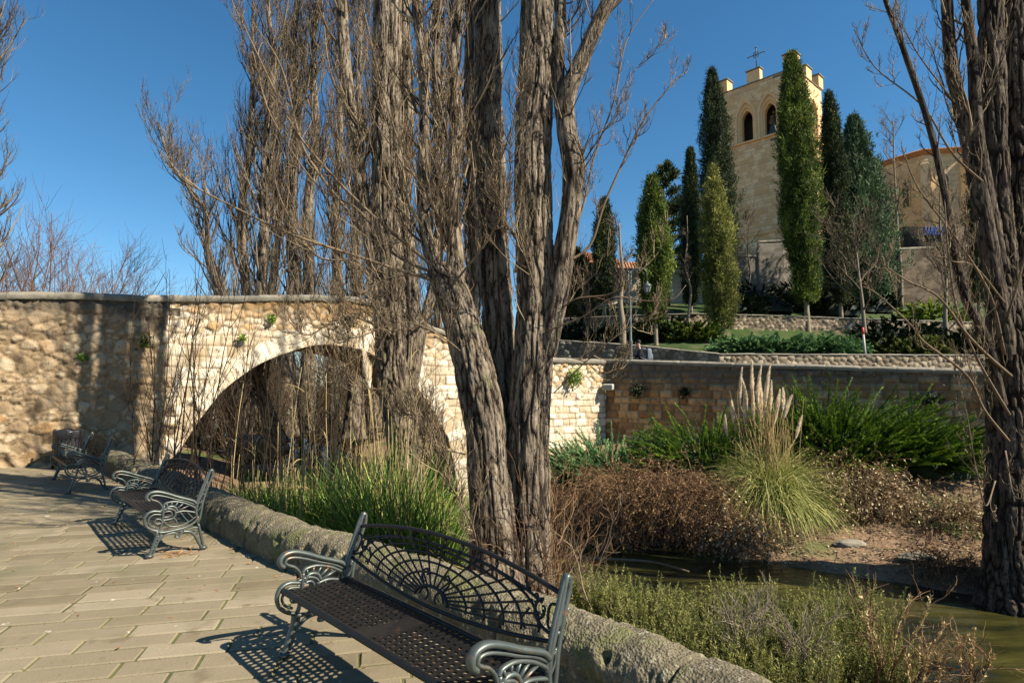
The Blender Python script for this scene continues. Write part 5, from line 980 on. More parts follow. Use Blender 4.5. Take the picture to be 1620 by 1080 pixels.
def right_poplar():
    b = P(1603, 950, 9.8); b[2] = -1.85; root = empty('poplar_tree', b, 'dark shaggy poplar at the right edge of the photo, rooted in the bank', 'tree', 'bare poplars along the river')
    par = []
    for i, (q, r, h) in enumerate([([(1605, 985, 9.8), (1602, 900, 9.8), (1600, 780, 9.8), (1598, 650, 9.8), (1592, 520, 9.8), (1582, 400, 9.8), (1574, 280, 9.8), (1570, 150, 9.8), (1566, 0, 9.8), (1563, -120, 9.8)], [.50, .38, .33, .30, .26, .20, .18, .17, .16, .15], 9),
                                ([(1640, 985, 9.9), (1640, 780, 9.9), (1632, 600, 9.9), (1618, 420, 9.9), (1612, 250, 9.9), (1605, 100, 9.9), (1602, -120, 9.9)], [.36, .33, .3, .26, .24, .22, .2], 9), ([(1590, 560, 9.7), (1570, 430, 9.6), (1548, 300, 9.6), (1522, 180, 9.6), (1505, 100, 9.6), (1498, 0, 9.6), (1494, -120, 9.6)], [.17, .14, .12, .10, .09, .08, .07], 7),
                                ([(1580, 420, 9.7), (1560, 300, 9.6), (1545, 200, 9.5), (1540, 100, 9.5), (1528, 0, 9.5), (1520, -120, 9.5)], [.12, .10, .09, .08, .07, .06], 7), ([(1585, 640, 9.6), (1560, 540, 9.4), (1520, 450, 9.3), (1500, 330, 9.2), (1470, 200, 9.2), (1430, 80, 9.2), (1400, 0, 9.2)], [.08, .065, .06, .05, .045, .04, .03], 0),
                                ([(1665, 900, 10.2), (1660, 600, 10.2), (1650, 300, 10.2), (1645, 0, 10.2)], [.3, .25, .2, .17], 9)]):
        p = pp(*q); r = np.array(r); pe, re = up_ext(p, r, h) if h else (p, r); mb = MB(); bark_tube(mb, p, r, 150 if i < 2 else 60, .032, .06 if i < 2 else .025, 13, 90 + i * 7, .35 if i == 0 else 0)
        if h: tube(mb, pe[len(p) - 1:], re[len(p) - 1:], 10, 12)
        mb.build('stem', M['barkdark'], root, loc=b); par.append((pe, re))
    mb = MB(); lp = []
    for q, r in [([(1600, 600, 9.6), (1570, 560, 9.2), (1530, 520, 8.9), (1480, 470, 8.7), (1430, 440, 8.6), (1395, 420, 8.5)], .04), ([(1590, 700, 9.5), (1555, 640, 9.1), (1520, 590, 8.9), (1470, 540, 8.7), (1440, 520, 8.6), (1400, 470, 8.6), (1370, 450, 8.5)], .035), ([(1590, 660, 9.5), (1540, 560, 9.2), (1520, 480, 9), (1500, 400, 8.9), (1490, 320, 8.9)], .035), ([(1585, 560, 9.5), (1560, 470, 9.3), (1510, 380, 9.1), (1450, 300, 9), (1420, 230, 9)], .035),
                 ([(1580, 760, 9.4), (1556, 800, 9.1), (1540, 730, 9.0), (1530, 660, 9), (1525, 600, 9)], .018), ([(1590, 720, 9.4), (1600, 790, 9.0), (1620, 740, 8.8), (1640, 640, 8.8)], .02), ([(1560, 300, 9.6), (1500, 240, 9.4), (1450, 160, 9.3), (1380, 110, 9.3), (1345, 50, 9.3)], .03), ([(1510, 160, 9.5), (1460, 90, 9.4), (1420, 30, 9.4), (1370, 10, 9.4)], .02), ([(1590, 480, 9.5), (1545, 420, 9.2), (1500, 420, 9), (1460, 380, 8.9)], .025), ([(1600, 500, 9.4), (1630, 400, 9), (1640, 300, 9), (1650, 200, 9)], .03)]:
        p = pp(*q) + .04 * rng.standard_normal((len(q), 3)); r *= .68; rr = np.linspace(r, r * .3, len(p)); tube(mb, p, rr, 7, len(p) * 5); lp.append((p, rr))
    mb.build('side_limb', M['limb'], root, loc=b)
    mb = MB(); crown_from(mb, lp, 16, .9, (.5, 1.1), .24, 5, 3, rmin=.0028, lo=.1, wob=.2, cap1=.012); crown_from(mb, par[:4], 34, 1.5, (.45, 1.0), .25, 6, 4, lo=.22, hi=.7, rmin=.003, cap1=.02); crown_from(mb, par[:4] + par[5:], 7, 2.0, (.4, .8), .25, 5, 2, lo=.6, hi=1, rmin=.005, cap1=.03); crown_from(mb, par[4:5], 26, 1.2, (.5, 1.0), .2, 6, 4, rmin=.0028, cap1=.012)
    mb.build('twigs', M['twig'], root, loc=b)
right_poplar()

# bare poplars behind the bridge
def far_poplar(px, Y, H, r, label, lean=0.0, wid=1.3, m1=78, limbs=0, zb=-.3, mat='fartwig', split=0):
    b = P(px, 608, Y); b[2] = zb; root = empty('poplar_tree', b, label, 'tree', 'bare poplars behind the bridge'); k = 8; t = np.linspace(0, 1, k); p = np.stack([b[0] + lean * H * t ** 1.1 + .12 * rng.standard_normal(k) * (t > 0), b[1] + .12 * rng.standard_normal(k), zb - .2 + H * t], 1); rr = r * (1 - .85 * t) * (1 + .5 * np.exp(-t * 25))
    mb = MB(); bark_tube(mb, p, rr, 26, .12, .05, 9, px * .37, .2); mb.build('trunk', M['bark'], root, loc=b); par = [(p, rr)]
    mb = MB(); crown_from(mb, par, m1, .17 * H * wid, (.30, .75), .20, 7, 4, .45, .5, rmin=.006, lo=.12, hi=.98, cap1=.05, wob=.09, stag=.6)
    mb.build('crown', M[mat], root, loc=b)
for a in [(383, 30, 24, .30, 'leftmost tall slim poplar of the row rising behind the bridge'), (412, 26, 23, .30, 'second slim bare poplar from the left behind the parapet'), (455, 27, 25, .40, 'thicker grey-trunked poplar, third from the left behind the bridge'), (484, 29, 26, .36, 'poplar with a clean pale lower trunk just right of the thicker one'),
          (527, 31, 26, .34, 'slim poplar seen over the crown of the bridge arch'), (562, 26, 24, .30, 'slim poplar just left of the two-stemmed poplar, behind the bridge'), (590, 33, 25, .3, 'poplar hidden mostly by the two-stemmed poplar'), (690, 34, 24, .3, 'far poplar seen between the two-stemmed poplar and the largest poplar'), (745, 38, 24, .3, 'far poplar partly hidden by the dark middle stem of the largest poplar'), (640, 38, 26, .3, 'far slim poplar right behind the stems of the two-stemmed poplar'), (430, 36, 25, .28, 'distant poplar between the second and third behind the bridge')]: far_poplar(*a)
far_poplar(447, 20, 11, .17, 'dark poplar leaning left behind the bridge with crooked spreading limbs', lean=-.42, wid=1.7, m1=60, zb=0)
far_poplar(430, 21, 9, .14, 'lower dark leaning poplar with long bare boughs pointing left over the bridge', lean=-.36, wid=1.7, m1=50, zb=0)
far_poplar(-52, 20, 20, .26, 'tall bare poplar at the far left edge of the photo', wid=1.0, m1=130)

def bare_shrub(px, Y, H, W, label, mat='redtwig', n0=16, m2=9, m3=5, zb=None, group=None, name='bare_shrub', catg='shrub', rmin=.006, r0=.03, ang=.9, up=.10):
    b = P(px, 608, Y); b[2] = float(low_h(b[0], b[1])) if zb is None else zb; root = empty(name, b, label, catg, group); a = rng.uniform(0, 2 * np.pi, n0); s = rng.uniform(.1, ang, n0); D = np.stack([np.cos(a) * np.sin(s), np.sin(a) * np.sin(s), np.cos(s)], 1); S0 = b + np.stack([.15 * W * np.cos(a), .15 * W * np.sin(a), 0 * a - .05], 1)
    P1, R1 = grow(S0, D, H * rng.uniform(.7, 1.05, n0), r0, 9, up, .10, .8); mb = MB(); tubes_to(mb, P1, R1, 5, .4); mb.build('stems', M[mat], root, loc=b)
    mb = MB(); pos, D, t, r, pi = spawn(P1, R1, m2, .15, .97, (.35, .8)); P2, R2 = grow(pos, D, H * .38 * (1 - .5 * t) * rng.uniform(.5, 1.1, len(pos)), np.maximum(r * .5, rmin), 6, up, .13, .7); tubes_to(mb, P2, np.maximum(R2, rmin * .7), 3)
    pos, D, t, r, pi = spawn(P2, R2, m3, .15, .97, (.4, .85)); P3, R3 = grow(pos, D, H * .13 * rng.uniform(.5, 1.2, len(pos)), rmin * .8, 4, up, .15, .5); tubes_to(mb, P3, R3, 3); mb.build('twigs', M[mat], root, loc=b); return root
G1 = 'reddish bare bushes beyond the left end of the bridge'
for a in [(22, 24, 8.8, 5, 'tallest reddish bare bush at the left edge above the bridge parapet'), (72, 25, 8.0, 4, 'second reddish bare bush from the left above the parapet'), (112, 27, 8.6, 4, 'reddish bare bush with one taller spiky shoot above the parapet'), (150, 25, 7.2, 4, 'rightmost reddish bare bush above the parapet, spreading right')]:
    bare_shrub(*a, group=G1, zb=0.2, n0=15, m2=11, m3=7, rmin=.008, r0=.05, ang=.8)
G2 = 'brown bare willow scrub upstream of the arch'
for i, (px, Y, H, lb) in enumerate([(330, 27, 5.5, 'brown willow scrub at the left foot of the arch opening, behind the bridge'), (390, 25, 5.0, 'brown willow scrub behind the pale earth mound under the arch'), (425, 30, 6.5, 'tall brown willow scrub behind the left half of the arch'), (470, 26, 5.2, 'brown willow scrub seen under the crown of the arch'), (500, 32, 7, 'tall far willow scrub seen under the crown of the arch'), (540, 28, 5.5, 'brown willow scrub seen through the right half of the arch'),
                                  (590, 33, 7, 'far brown willow scrub behind the two-stemmed poplar under the arch'), (450, 36, 7, 'farthest willow scrub seen through the arch'), (360, 34, 7, 'far willow scrub behind the left side of the arch'), (640, 36, 7, 'far willow scrub towards the right side of the arch'), (520, 40, 9, 'tallest far willow scrub filling the view under the arch crown'), (400, 42, 9, 'far tall willow scrub behind the left half of the arch'), (575, 42, 9, 'far tall willow scrub behind the right half of the arch'), (300, 31, 6, 'willow scrub hidden partly by the left foot of the arch')]):
    bare_shrub(px, Y, H, 3, lb, mat='scrub', group=G2, n0=20, m2=11, m3=5, rmin=.007, r0=.045)

# earth mound and ledges under the arch
def rock(name, c, s, label, mat='ground', catg='earth bank', seed=1.0, group=None):
    mb = MB(); th = np.linspace(0, 2 * np.pi, 49); ph = np.linspace(0, np.pi, 25); A, B = np.meshgrid(th, ph, indexing='ij'); D = np.stack([np.cos(A) * np.sin(B), np.sin(A) * np.sin(B), np.cos(B)], -1); D[-1] = D[0]
    r = 1 + .28 * fbm(D * 1.8 + seed, 3) + .08 * fbm(D * 7 + seed, 2); V = D * r[..., None] * np.asarray(s); grid(mb, V, 49, 25, tint=np.clip(.6 + .3 * fbm(D * 3 + seed), 0, 1)); o = mb.build(name, M[mat]); o.location = [float(v) for v in c]; tag(o, label, catg, group)
q = P(408, 700, 22); rock('earth_mound', (q[0], q[1], q[2] - .25), (1.1, .7, .55), 'rounded mound of orange-brown earth on the bank under the arch', seed=3)
q = P(415, 735, 21); rock('earth_ledge', (q[0], q[1], q[2] - .2), (1.5, .6, .22), 'flat pale ledge of earth below the mound under the arch', seed=5)
q = P(420, 762, 18.5); rock('earth_ledge', (q[0], q[1], q[2] - .2), (1.1, .5, .18), 'lower flat earth ledge nearest the water under the arch', seed=8)

# ------------------------------------------------------------------ suckers before the bridge and stalks
def saplings():
    G3 = 'thin dark saplings before the left haunch of the bridge'
    labs = ['tallest thin bare sapling crossing the bridge wall left of the arch', 'thin forked sapling just right of the tallest one', 'thin bare sapling with upswept twigs at the arch foot', 'leftmost bare sapling before the bridge wall', 'short bare sapling near the rounded end of the low wall', 'bare sapling before the left curve of the arch', 'bare sapling seen against the dark arch opening', 'bare sapling right of the others within the arch opening', 'bare sapling with drooping twigs mid-arch', 'bare sapling near the crown of the arch']
    for i, (px, top, Y, py) in enumerate([(262, 372, 10.9, 715), (287, 388, 11.0, 720), (305, 420, 10.6, 725), (245, 440, 11.2, 712), (322, 440, 10.4, 730), (345, 500, 10.2, 740), (385, 545, 10.0, 760), (430, 560, 9.8, 770), (505, 500, 9.6, 780), (560, 520, 9.6, 790)]):
        b = P(px, py, Y); b[2] = float(low_h(b[0], b[1])) - .1; H = float(P(px, top, Y)[2]) - b[2]; root = empty('sapling', b, labs[i], 'sapling', G3); mb = MB(); n = 4 if i < 4 else 3
        S0 = b + np.stack([.12 * rng.standard_normal(n), .12 * rng.standard_normal(n), np.zeros(n)], 1); D = np.stack([.12 * rng.standard_normal(n), .08 * rng.standard_normal(n), np.ones(n)], 1); P1, R1 = grow(S0, D, H * np.linspace(1, .6, n), .017, 12, .05, .03, .8); tubes_to(mb, P1, R1, 5, .15)
        pos, D, t, r, pi = spawn(P1, R1, 6, .2, .9, (.35, .65)); P2, R2 = grow(pos, D, H * .3 * rng.uniform(.5, 1.1, len(pos)) * (1 - .4 * t), .0075, 7, .16, .07, .7); tubes_to(mb, P2, R2, 4, .2)
        pos, D, t, r, pi = spawn(P2, R2, 3, .2, .95, (.35, .7)); P3, R3 = grow(pos, D, rng.uniform(.15, .5, len(pos)), .0045, 5, .1, .08, .5); tubes_to(mb, P3, R3, 3, .3); mb.build('stems', M['scrub'], root, loc=b)
saplings()
def reeds():
    G4 = 'green reed and grass clumps on the near bank'
    for px, Y, top, n, w_, L, lb in [(632, 8.6, 678, 750, .30, 1.45, 'brightest tall green reed clump below the two-stemmed poplar'), (585, 8.9, 705, 450, .32, 1.3, 'green reed clump mixed with straw left of the brightest one'), (535, 9.2, 735, 320, .35, 1.1, 'low yellow-green reed clump behind the low wall, third from the right'),
                                 (478, 9.3, 745, 900, .4, .85, 'fresh green grass tuft behind the low wall near the middle bench'), (425, 9.6, 750, 800, .4, .8, 'bluish-green leafy tuft behind the low wall right of the middle bench'), (378, 10, 770, 500, .35, .6, 'small dark green tuft just beyond the middle bench'), (672, 8.2, 760, 600, .3, .9, 'arching green reed tuft at the right of the clumps, near the largest poplar')]:
        b = P(px, 608, Y); b[2] = float(low_h(b[0], b[1])) - .02; root = empty('reed_clump', b, lb, 'reeds', G4); a = rng.uniform(0, 2 * np.pi, n); r = w_ * np.sqrt(rng.random(n)); S0 = b + np.stack([r * np.cos(a), r * np.sin(a), 0 * a], 1); s = rng.uniform(.03, .45, n); D = np.stack([np.cos(a) * s, np.sin(a) * s, 1 + 0 * a], 1); top_z = float(P(px, top, Y)[2]) - b[2]
        Pn, _ = grow(S0, D, top_z * rng.uniform(.45, 1.08, n), .01, 8, .11, .09, g=(0, 0, -1)); Pn2, _ = grow(S0[:n // 3], D[:n // 3] + .3 * rng.standard_normal((n // 3, 3)), top_z * .8, .01, 8, .25, .07, g=(0, 0, -1)); mb = MB(); ribbons(mb, Pn, .017); ribbons(mb, Pn2, .013); mb.build('blades', M['reedleaf'], root, loc=b)
        ns = n // 14; mb = MB(); Pn, Rn = grow(S0[:ns], D[:ns] * [.4, .4, 1], top_z * rng.uniform(.6, 1.2, ns), .005, 7, 0, .04, .4); tubes_to(mb, Pn, Rn, 4); Pn, _ = grow(S0[:ns * 3], D[:ns * 3] + .4 * rng.standard_normal((ns * 3, 3)), top_z * .7, .01, 7, .3, .08, g=(0, 0, -1)); ribbons(mb, Pn, .010); mb.build('dry_stalks', M['straw'], root, loc=b)
    mb = MB(); n = 46; px = rng.uniform(345, 690, n); Y = rng.uniform(8.2, 10.2, n); top = rng.uniform(520, 760, n); S0 = np.array([P(a, 608, y) for a, y in zip(px, Y)]); S0[:, 2] = low_h(S0[:, 0], S0[:, 1]) - .1; L = np.array([P(a, t, y)[2] for a, t, y in zip(px, top, Y)]) - S0[:, 2]
    Pn, Rn = grow(S0, np.stack([.06 * rng.standard_normal(n), .06 * rng.standard_normal(n), np.ones(n)], 1), L, .0085, 8, .02, .02, .5); tubes_to(mb, Pn, Rn, 5); mb2 = mb
    pos, D, t, r, pi = spawn(Pn, Rn, 3, .3, .95, (.3, .7)); P2, _ = grow(pos, D, rng.uniform(.15, .4, len(pos)), .01, 5, .25, .1, g=(0, 0, -1)); ribbons(mb, P2, .012)
    o = mb.build('dry_reed_stalks', M['straw']); tag(o, 'scatter of tall straw-coloured dry reed stalks standing before the bridge arch', 'reed stalks', kind='stuff')
reeds()
def plume_mesh(mb, base, tip, w_, n=700, seed=0):
    """feathery spindle of fine fibres between base and tip"""
    ax = tip - base; L = np.linalg.norm(ax); ax = ax / L; bend = rperp(ax[None])[0] * L * .12; t = rng.random(n); env = np.where(t < .3, (t / .3) ** .6, (1 - (t - .3) / .7) ** .8); c = base + np.outer(t * L * .92, ax) + np.outer(t ** 2, bend); d = rperp(np.broadcast_to(ax, (n, 3)).copy()); c = c + d * (w_ * .38 * env * rng.random(n) ** .6)[:, None]
    leaves(mb, c, ax * 1.0 + d * rng.uniform(.1, .38, n)[:, None] + bend / L, (.05 + w_ * .9 * env) * (.6 + .6 * rng.random(n)), .007 + .006 * rng.random(n)); q = base + np.outer(np.linspace(0, .9, 6), ax * L) + np.outer(np.linspace(0, .9, 6) ** 2, bend); tube(mb, q, np.array([.2, .3, .28, .2, .12, .03]) * w_, 7, 12, .8)
def pampas():
    b = P(1213, 608, 14.0); b[2] = float(low_h(b[0], b[1])) - .05; root = empty('pampas_grass', b, 'big pampas grass clump with cream feathery plumes on the far bank', 'pampas grass'); n = 5200; a = rng.uniform(0, 2 * np.pi, n); r = .28 * np.sqrt(rng.random(n)); S0 = b + np.stack([r * np.cos(a), r * np.sin(a), 0 * a + .05], 1); s = rng.uniform(.02, .5, n); D = np.stack([np.cos(a) * s, np.sin(a) * s, 1 + 0 * a], 1)
    mb = MB(); Pn, _ = grow(S0, D, rng.uniform(.9, 2.35, n), .01, 10, .27, .09, g=(0, 0, -1)); ribbons(mb, Pn, .014, np.clip(.45 + .28 * rng.standard_normal(n), 0, 1)); mb.build('leaves', M['pampas'], root, loc=b)
    tips = [(1144, 655, 1151, 690), (1158, 632, 1160, 668), (1168, 578, 1171, 640), (1180, 592, 1182, 650), (1188, 568, 1190, 628), (1197, 575, 1199, 640), (1205, 590, 1205, 655), (1214, 572, 1212, 635), (1222, 600, 1218, 652), (1190, 610, 1192, 665), (1203, 618, 1203, 670), (1212, 605, 1210, 660), (1233, 614, 1228, 655), (1242, 612, 1238, 650), (1249, 622, 1240, 662), (1270, 655, 1258, 695), (1176, 622, 1178, 670), (1228, 642, 1224, 672)]
    mb = MB()
    for i, (tx, ty, bx, by) in enumerate(tips):
        Y = 14 + .35 * rng.standard_normal(); tip = P(tx, ty, Y); ba = P(bx, by, Y); s0 = b + np.array([.2 * rng.standard_normal(), .15 * rng.standard_normal(), .1]); tube(mb, [s0, s0 * .5 + ba * .5 + [(bx - 1213) * .0015 * -1, 0, .25], ba], [.012, .010, .008], 6, 10)
        m = MB(); plume_mesh(m, ba, tip, .075 * rng.uniform(.8, 1.2), 800); m.build('plume', M['plume'], root, loc=b)
    k = 90; S1 = b + np.stack([.25 * rng.standard_normal(k), .2 * rng.standard_normal(k), np.full(k, .2)], 1); Pn, Rn = grow(S1, np.stack([.08 * rng.standard_normal(k), .08 * rng.standard_normal(k), np.ones(k)], 1), rng.uniform(1.6, 2.9, k), .007, 7, 0, .03, .4); tubes_to(mb, Pn, Rn, 4); mb.build('flower_stalks', M['straw'], root, loc=b)
    # lone plume before the arch
    Y = 8.8; b = P(588, 608, Y); b[2] = float(low_h(b[0], b[1])); root = empty('pampas_stalk', b, 'single tall greyish plume on a straw stalk before the crown of the bridge arch', 'pampas grass'); mb = MB(); tube(mb, [b, P(592, 720, Y), P(584, 612, Y)], [.012, .01, .008], 6, 10); mb.build('stalk', M['straw'], root, loc=b); mb = MB(); plume_mesh(mb, P(584, 615, Y), P(582, 548, Y), .12, 900); mb.build('plume', M['plume'], root, loc=b)
pampas()

# ------------------------------------------------------------------ conifers
def cypress(name, px, py, top, wpx, label, mat='cypress', Y=None, topx=None, trunk=None, taper=1.0, n=3200, ratio=1.0, widest=.35, loose=0.0, group=None, tsz=1.0):
    if Y is None: q = hit(px, py); Y = q[1]
    b = P(px, py, Y); b[2] = upz(b[0], b[1]) if name != 'x' else b[2]; tp = P(topx if topx else px, top, Y); H = tp[2] - b[2]; Rm = wpx * .45 * Y / FPX; root = empty(name, b, label, 'tree', group)
    tz = 0.06 if trunk is None else (float(P(px, trunk, Y)[2]) - b[2]) / H
    mb = MB(); ax = lambda t: b + np.outer(np.atleast_1d(t), tp - b); pt = np.concatenate([ax([0, .08, .3]), ax([.8])]); bark_tube(mb, pt + np.array([[0, 0, -.3], [0, 0, 0], [0, 0, 0], [0, 0, 0]]), [max(.11, Rm * .17), max(.09, Rm * .13), .08, .02], 18, .2, .02, 9, px); mb.build('trunk', M['trunkpale'], root, loc=b)
    def prof(t): return np.where(t < widest, .55 + .45 * np.sin(np.clip(t / widest, 0, 1) * np.pi / 2), np.clip(1 - ((t - widest) / (1 - widest)) ** (1.7 * taper), 0, 1) ** .8)
    def lump(t, a): return 1 + .24 * noise(n3(np.cos(a) * 1.7, np.sin(a) * 1.7, t * H * .55 + px)) + .24 * noise(n3(np.cos(a) * 3.2, np.sin(a) * 3.2, t * H * .8 + px))
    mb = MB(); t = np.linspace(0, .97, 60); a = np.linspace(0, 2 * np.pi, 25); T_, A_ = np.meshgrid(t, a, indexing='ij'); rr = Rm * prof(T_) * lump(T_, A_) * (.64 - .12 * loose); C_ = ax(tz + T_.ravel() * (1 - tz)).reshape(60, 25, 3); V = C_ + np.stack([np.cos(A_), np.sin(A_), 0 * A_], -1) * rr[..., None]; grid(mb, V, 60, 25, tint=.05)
    t = rng.random(n) ** .9; a = rng.uniform(0, 2 * np.pi, n); L = lump(t, a); big_ = rng.random(n) < .05; dep = np.where(big_, rng.uniform(.95, 1.18, n), rng.uniform(.6, 1.0, n)); c = ax(tz + t * (1 - tz)) + np.stack([np.cos(a), np.sin(a), 0 * a], 1) * (Rm * prof(t) * L * dep * (1 + loose * .25 * rng.standard_normal(n)))[:, None]
    up = np.stack([np.cos(a) * .35, np.sin(a) * .35, np.ones(n)], 1) + .22 * rng.standard_normal((n, 3)); k = 13; ci = np.repeat(np.arange(n), k); ln = (.30 + .26 * rng.random(n) ** 2 + .28 * big_) * tsz; D = nrm(up)[ci] + .5 * rng.standard_normal((n * k, 3)); base = c[ci] + nrm(up)[ci] * (ln[ci] * rng.uniform(-.2, .5, n * k))[:, None] + .08 * rng.standard_normal((n * k, 3))
    tt = np.clip(.40 + .25 * (L - 1) * 4 + .24 * rng.standard_normal(n), 0, 1)[ci] + .12 * rng.standard_normal(n * k); leaves(mb, base, D, ln[ci] * rng.uniform(.3, .62, n * k), .052 * tsz, np.clip(tt, 0, 1)); mb.build('crown', M[mat], root, loc=b); return root
GC = 'tall cypresses on the terraces below the tower'
cypress('cypress_tree', 1278, 522, 88, 64, 'tallest broad green cypress on a pale bare trunk directly before the tower corner', 'cypress', topx=1252, trunk=478, n=6500, group=GC, widest=.45, taper=1.3)
cypress('cypress_tree', 1143, 536, 268, 62, 'yellow-green cypress reaching the ground, leaning slightly left, before the dark one left of the tower', 'cypressY', topx=1127, n=4500, widest=.4, taper=.8, group=GC, tsz=.8)
cypress('cypress_tree', 1145, 500, 112, 62, 'tall dark cypress hiding the left edge of the tower', 'cypressD', Y=50, topx=1126, n=5000, widest=.42, taper=1.1, loose=.5, group=GC)
cypress('cypress_tree', 1332, 527, 150, 46, 'narrow dark cypress right of the tallest one, on a thin bare trunk', 'cypressD', Y=43, topx=1311, trunk=480, n=4200, widest=.4, group=GC, loose=.4)
cypress('cypress_tree', 1038, 546, 285, 50, 'bright green medium cypress on a short trunk right of the street lamp', 'cypress', topx=1032, trunk=508, n=3600, widest=.4, taper=1.2, group=GC)
cypress('cypress_tree', 1094, 508, 240, 34, 'slim dark cypress between the bright green one and the golden one', 'cypressD', Y=44, topx=1092, n=3000, widest=.4, group=GC, loose=.5)
cypress('cypress_tree', 957, 505, 318, 38, 'brownish dark cypress left of the street lamp', 'cypressD', Y=44, topx=956, n=3200, trunk=478, group=GC, loose=.5)
cypress('cypress_tree', 1548, 500, 90, 36, 'narrow cypress glimpsed behind the stems of the right edge poplar', 'cypressD', Y=50, n=2500, group=GC)
cypress('conifer_tree', 1362, 500, 190, 104, 'broad bluish-green conifer between the narrow dark cypress and the church apse', 'bluefir', Y=49, topx=1350, n=5600, widest=.25, taper=.75, loose=1.2, tsz=1.5)
cypress('conifer_tree', 905, 520, 398, 80, 'dark rounded conifer behind the right stem of the largest poplar', 'cypressD', Y=46, n=3000, widest=.3, loose=1.0, tsz=1.3)
def cedar():
    b = P(1056, 500, 48); b[2] = upz(b[0], b[1]); H = float(P(1048, 262, 48)[2]) - b[2]; root = empty('cedar_tree', b, 'dark tiered cedar behind the bright green cypress', 'tree'); mb = MB(); tube(mb, [b, b + [0, 0, H * .5], b + [-.2, 0, H]], [.25, .16, .03], 10, 12); mb.build('trunk', M['bark'], root, loc=b)
    n = 90; t = rng.uniform(.18, 1, n); a = rng.uniform(0, 2 * np.pi, n); S0 = b + np.outer(t, [0, 0, H]); L = 3.0 * (1 - t) ** .8 + .5; P1, R1 = grow(S0, np.stack([np.cos(a), np.sin(a), .25 + 0 * a], 1), L, .05, 7, .05, .08, .8); mb = MB(); tubes_to(mb, P1, R1, 4, .2)
    pos, D, t, r, pi = spawn(P1, R1, 90, .2, 1, (.3, 1.2)); pos = pos + .10 * rng.standard_normal(pos.shape); leaves(mb, pos, D + [0, 0, .3], .28 + .2 * rng.random(len(pos)), .10); mb.build('crown', M['cypressD'], root, loc=b)
cedar()
def juniper(c, R, H, label, mat='juniper', n=300, lean=(0, 0, 0), name='juniper_bush', catg='bush', group=None, L=1.4, leaf=(.13, .035), per=70, flat=.0, core=True, zb=None, dens=1.0):
    """bush of feathery arching sprays"""
    b = np.array(c, float); root = empty(name, b, label, catg, group); lean = np.asarray(lean, float); a = rng.uniform(0, 2 * np.pi, n); r = R * np.sqrt(rng.random(n)) * .85; el_ = rng.uniform(.12, 1.0, n); x = r * np.cos(a); y = r * np.sin(a) * .75; f = 1 - (r / R) ** 2
    z = H * .62 * f * rng.uniform(.1, 1, n); S0 = b + np.stack([x, y, z], 1); D = np.stack([np.cos(a) * np.cos(el_), np.sin(a) * np.cos(el_), np.sin(el_) * (1 - flat)], 1) + lean; P1, R1 = grow(S0, D, L * rng.uniform(.55, 1.15, n) * (.6 + .4 * f), .014, 8, .05, .07, .8, g=(0, 0, -.5 if flat else -.3)); mb = MB(); tubes_to(mb, P1, R1, 3, .1)
    pos, D, t, rr, pi = spawn(P1, R1, per, .12, 1.0, (.22, .55)); ln = leaf[0] * (1.25 - .7 * t) * rng.uniform(.6, 1.3, len(pos)); tb = rng.random(n); leaves(mb, pos, D, ln, leaf[1], np.clip(.02 + .55 * tb[pi] ** 1.5 + .38 * t + .10 * rng.standard_normal(len(pos)), 0, 1))
    if core:
        th = np.linspace(0, 2 * np.pi, 33); ph = np.linspace(0, np.pi / 2, 13); A, B = np.meshgrid(th, ph, indexing='ij'); D = np.stack([np.cos(A) * np.sin(B), np.sin(A) * np.sin(B), np.cos(B)], -1); V = b + D * np.array([R * .72, R * .55, H * .5]) * (1 + .25 * fbm(D * 2 + c[0]))[..., None] - [0, 0, .1]; grid(mb, V, 33, 13, tint=.0, flip=True)
    mb.build('foliage', M[mat], root, loc=b); return root
def bankpos(px, Y, dz=0.0): q = P(px, 608, Y); q[2] = float(low_h(q[0], q[1])) + dz; return q
GJ = 'spreading junipers below the quay wall'
juniper(bankpos(1345, 15.7), 2.2, 1.9, 'largest bright green feathery juniper right of the pampas grass', n=560, lean=(.25, -.1, .1), L=1.7, per=270, leaf=(.105, .015), group=GJ)
juniper(bankpos(1462, 15.2), 1.6, 1.3, 'feathery green juniper at the right end of the row near the bare slope', n=430, lean=(.35, -.1, .0), L=1.4, per=260, leaf=(.105, .015), group=GJ)
juniper(bankpos(1105, 16.8), 1.5, 1.5, 'green juniper with sprays pointing left, left of the pampas grass', n=360, lean=(-.45, -.1, .25), L=1.5, per=260, leaf=(.105, .015), group=GJ)
juniper(bankpos(965, 17.6), 2.2, 1.4, 'low bluish-green spreading juniper right of the largest poplar', 'juniperB', n=520, lean=(0, -.2, .05), L=1.2, per=120, leaf=(.12, .022), group=GJ)
juniper(bankpos(1280, 16.4), 1.2, 2.1, 'tall dark-hearted juniper against the quay wall right behind the plumes', n=300, lean=(.1, -.1, .3), L=1.4, per=260, leaf=(.105, .015), group=GJ)
for px, Yd, R, H, lb, mt in [(1185, 30.2, 1.9, 1.0, 'left end of the low light green juniper hedge before the yellow-green cypress', 'juniperB'), (1235, 30.3, 1.9, 1.1, 'middle of the low light green juniper hedge on the terrace', 'juniperB'), (1295, 30.4, 2.0, 1.1, 'right part of the low juniper hedge below the tallest cypress', 'juniperB'), (1325, 30.3, 1.3, 1.0, 'rounded right end of the low juniper hedge', 'juniperB')]:
    q = P(px, 608, Yd); q[2] = upz(q[0], q[1]); juniper(q, R, H, lb, mt, n=330, L=.9, per=60, leaf=(.20, .07), group='low juniper hedge bushes on the terrace', flat=.3)
k_ = 0
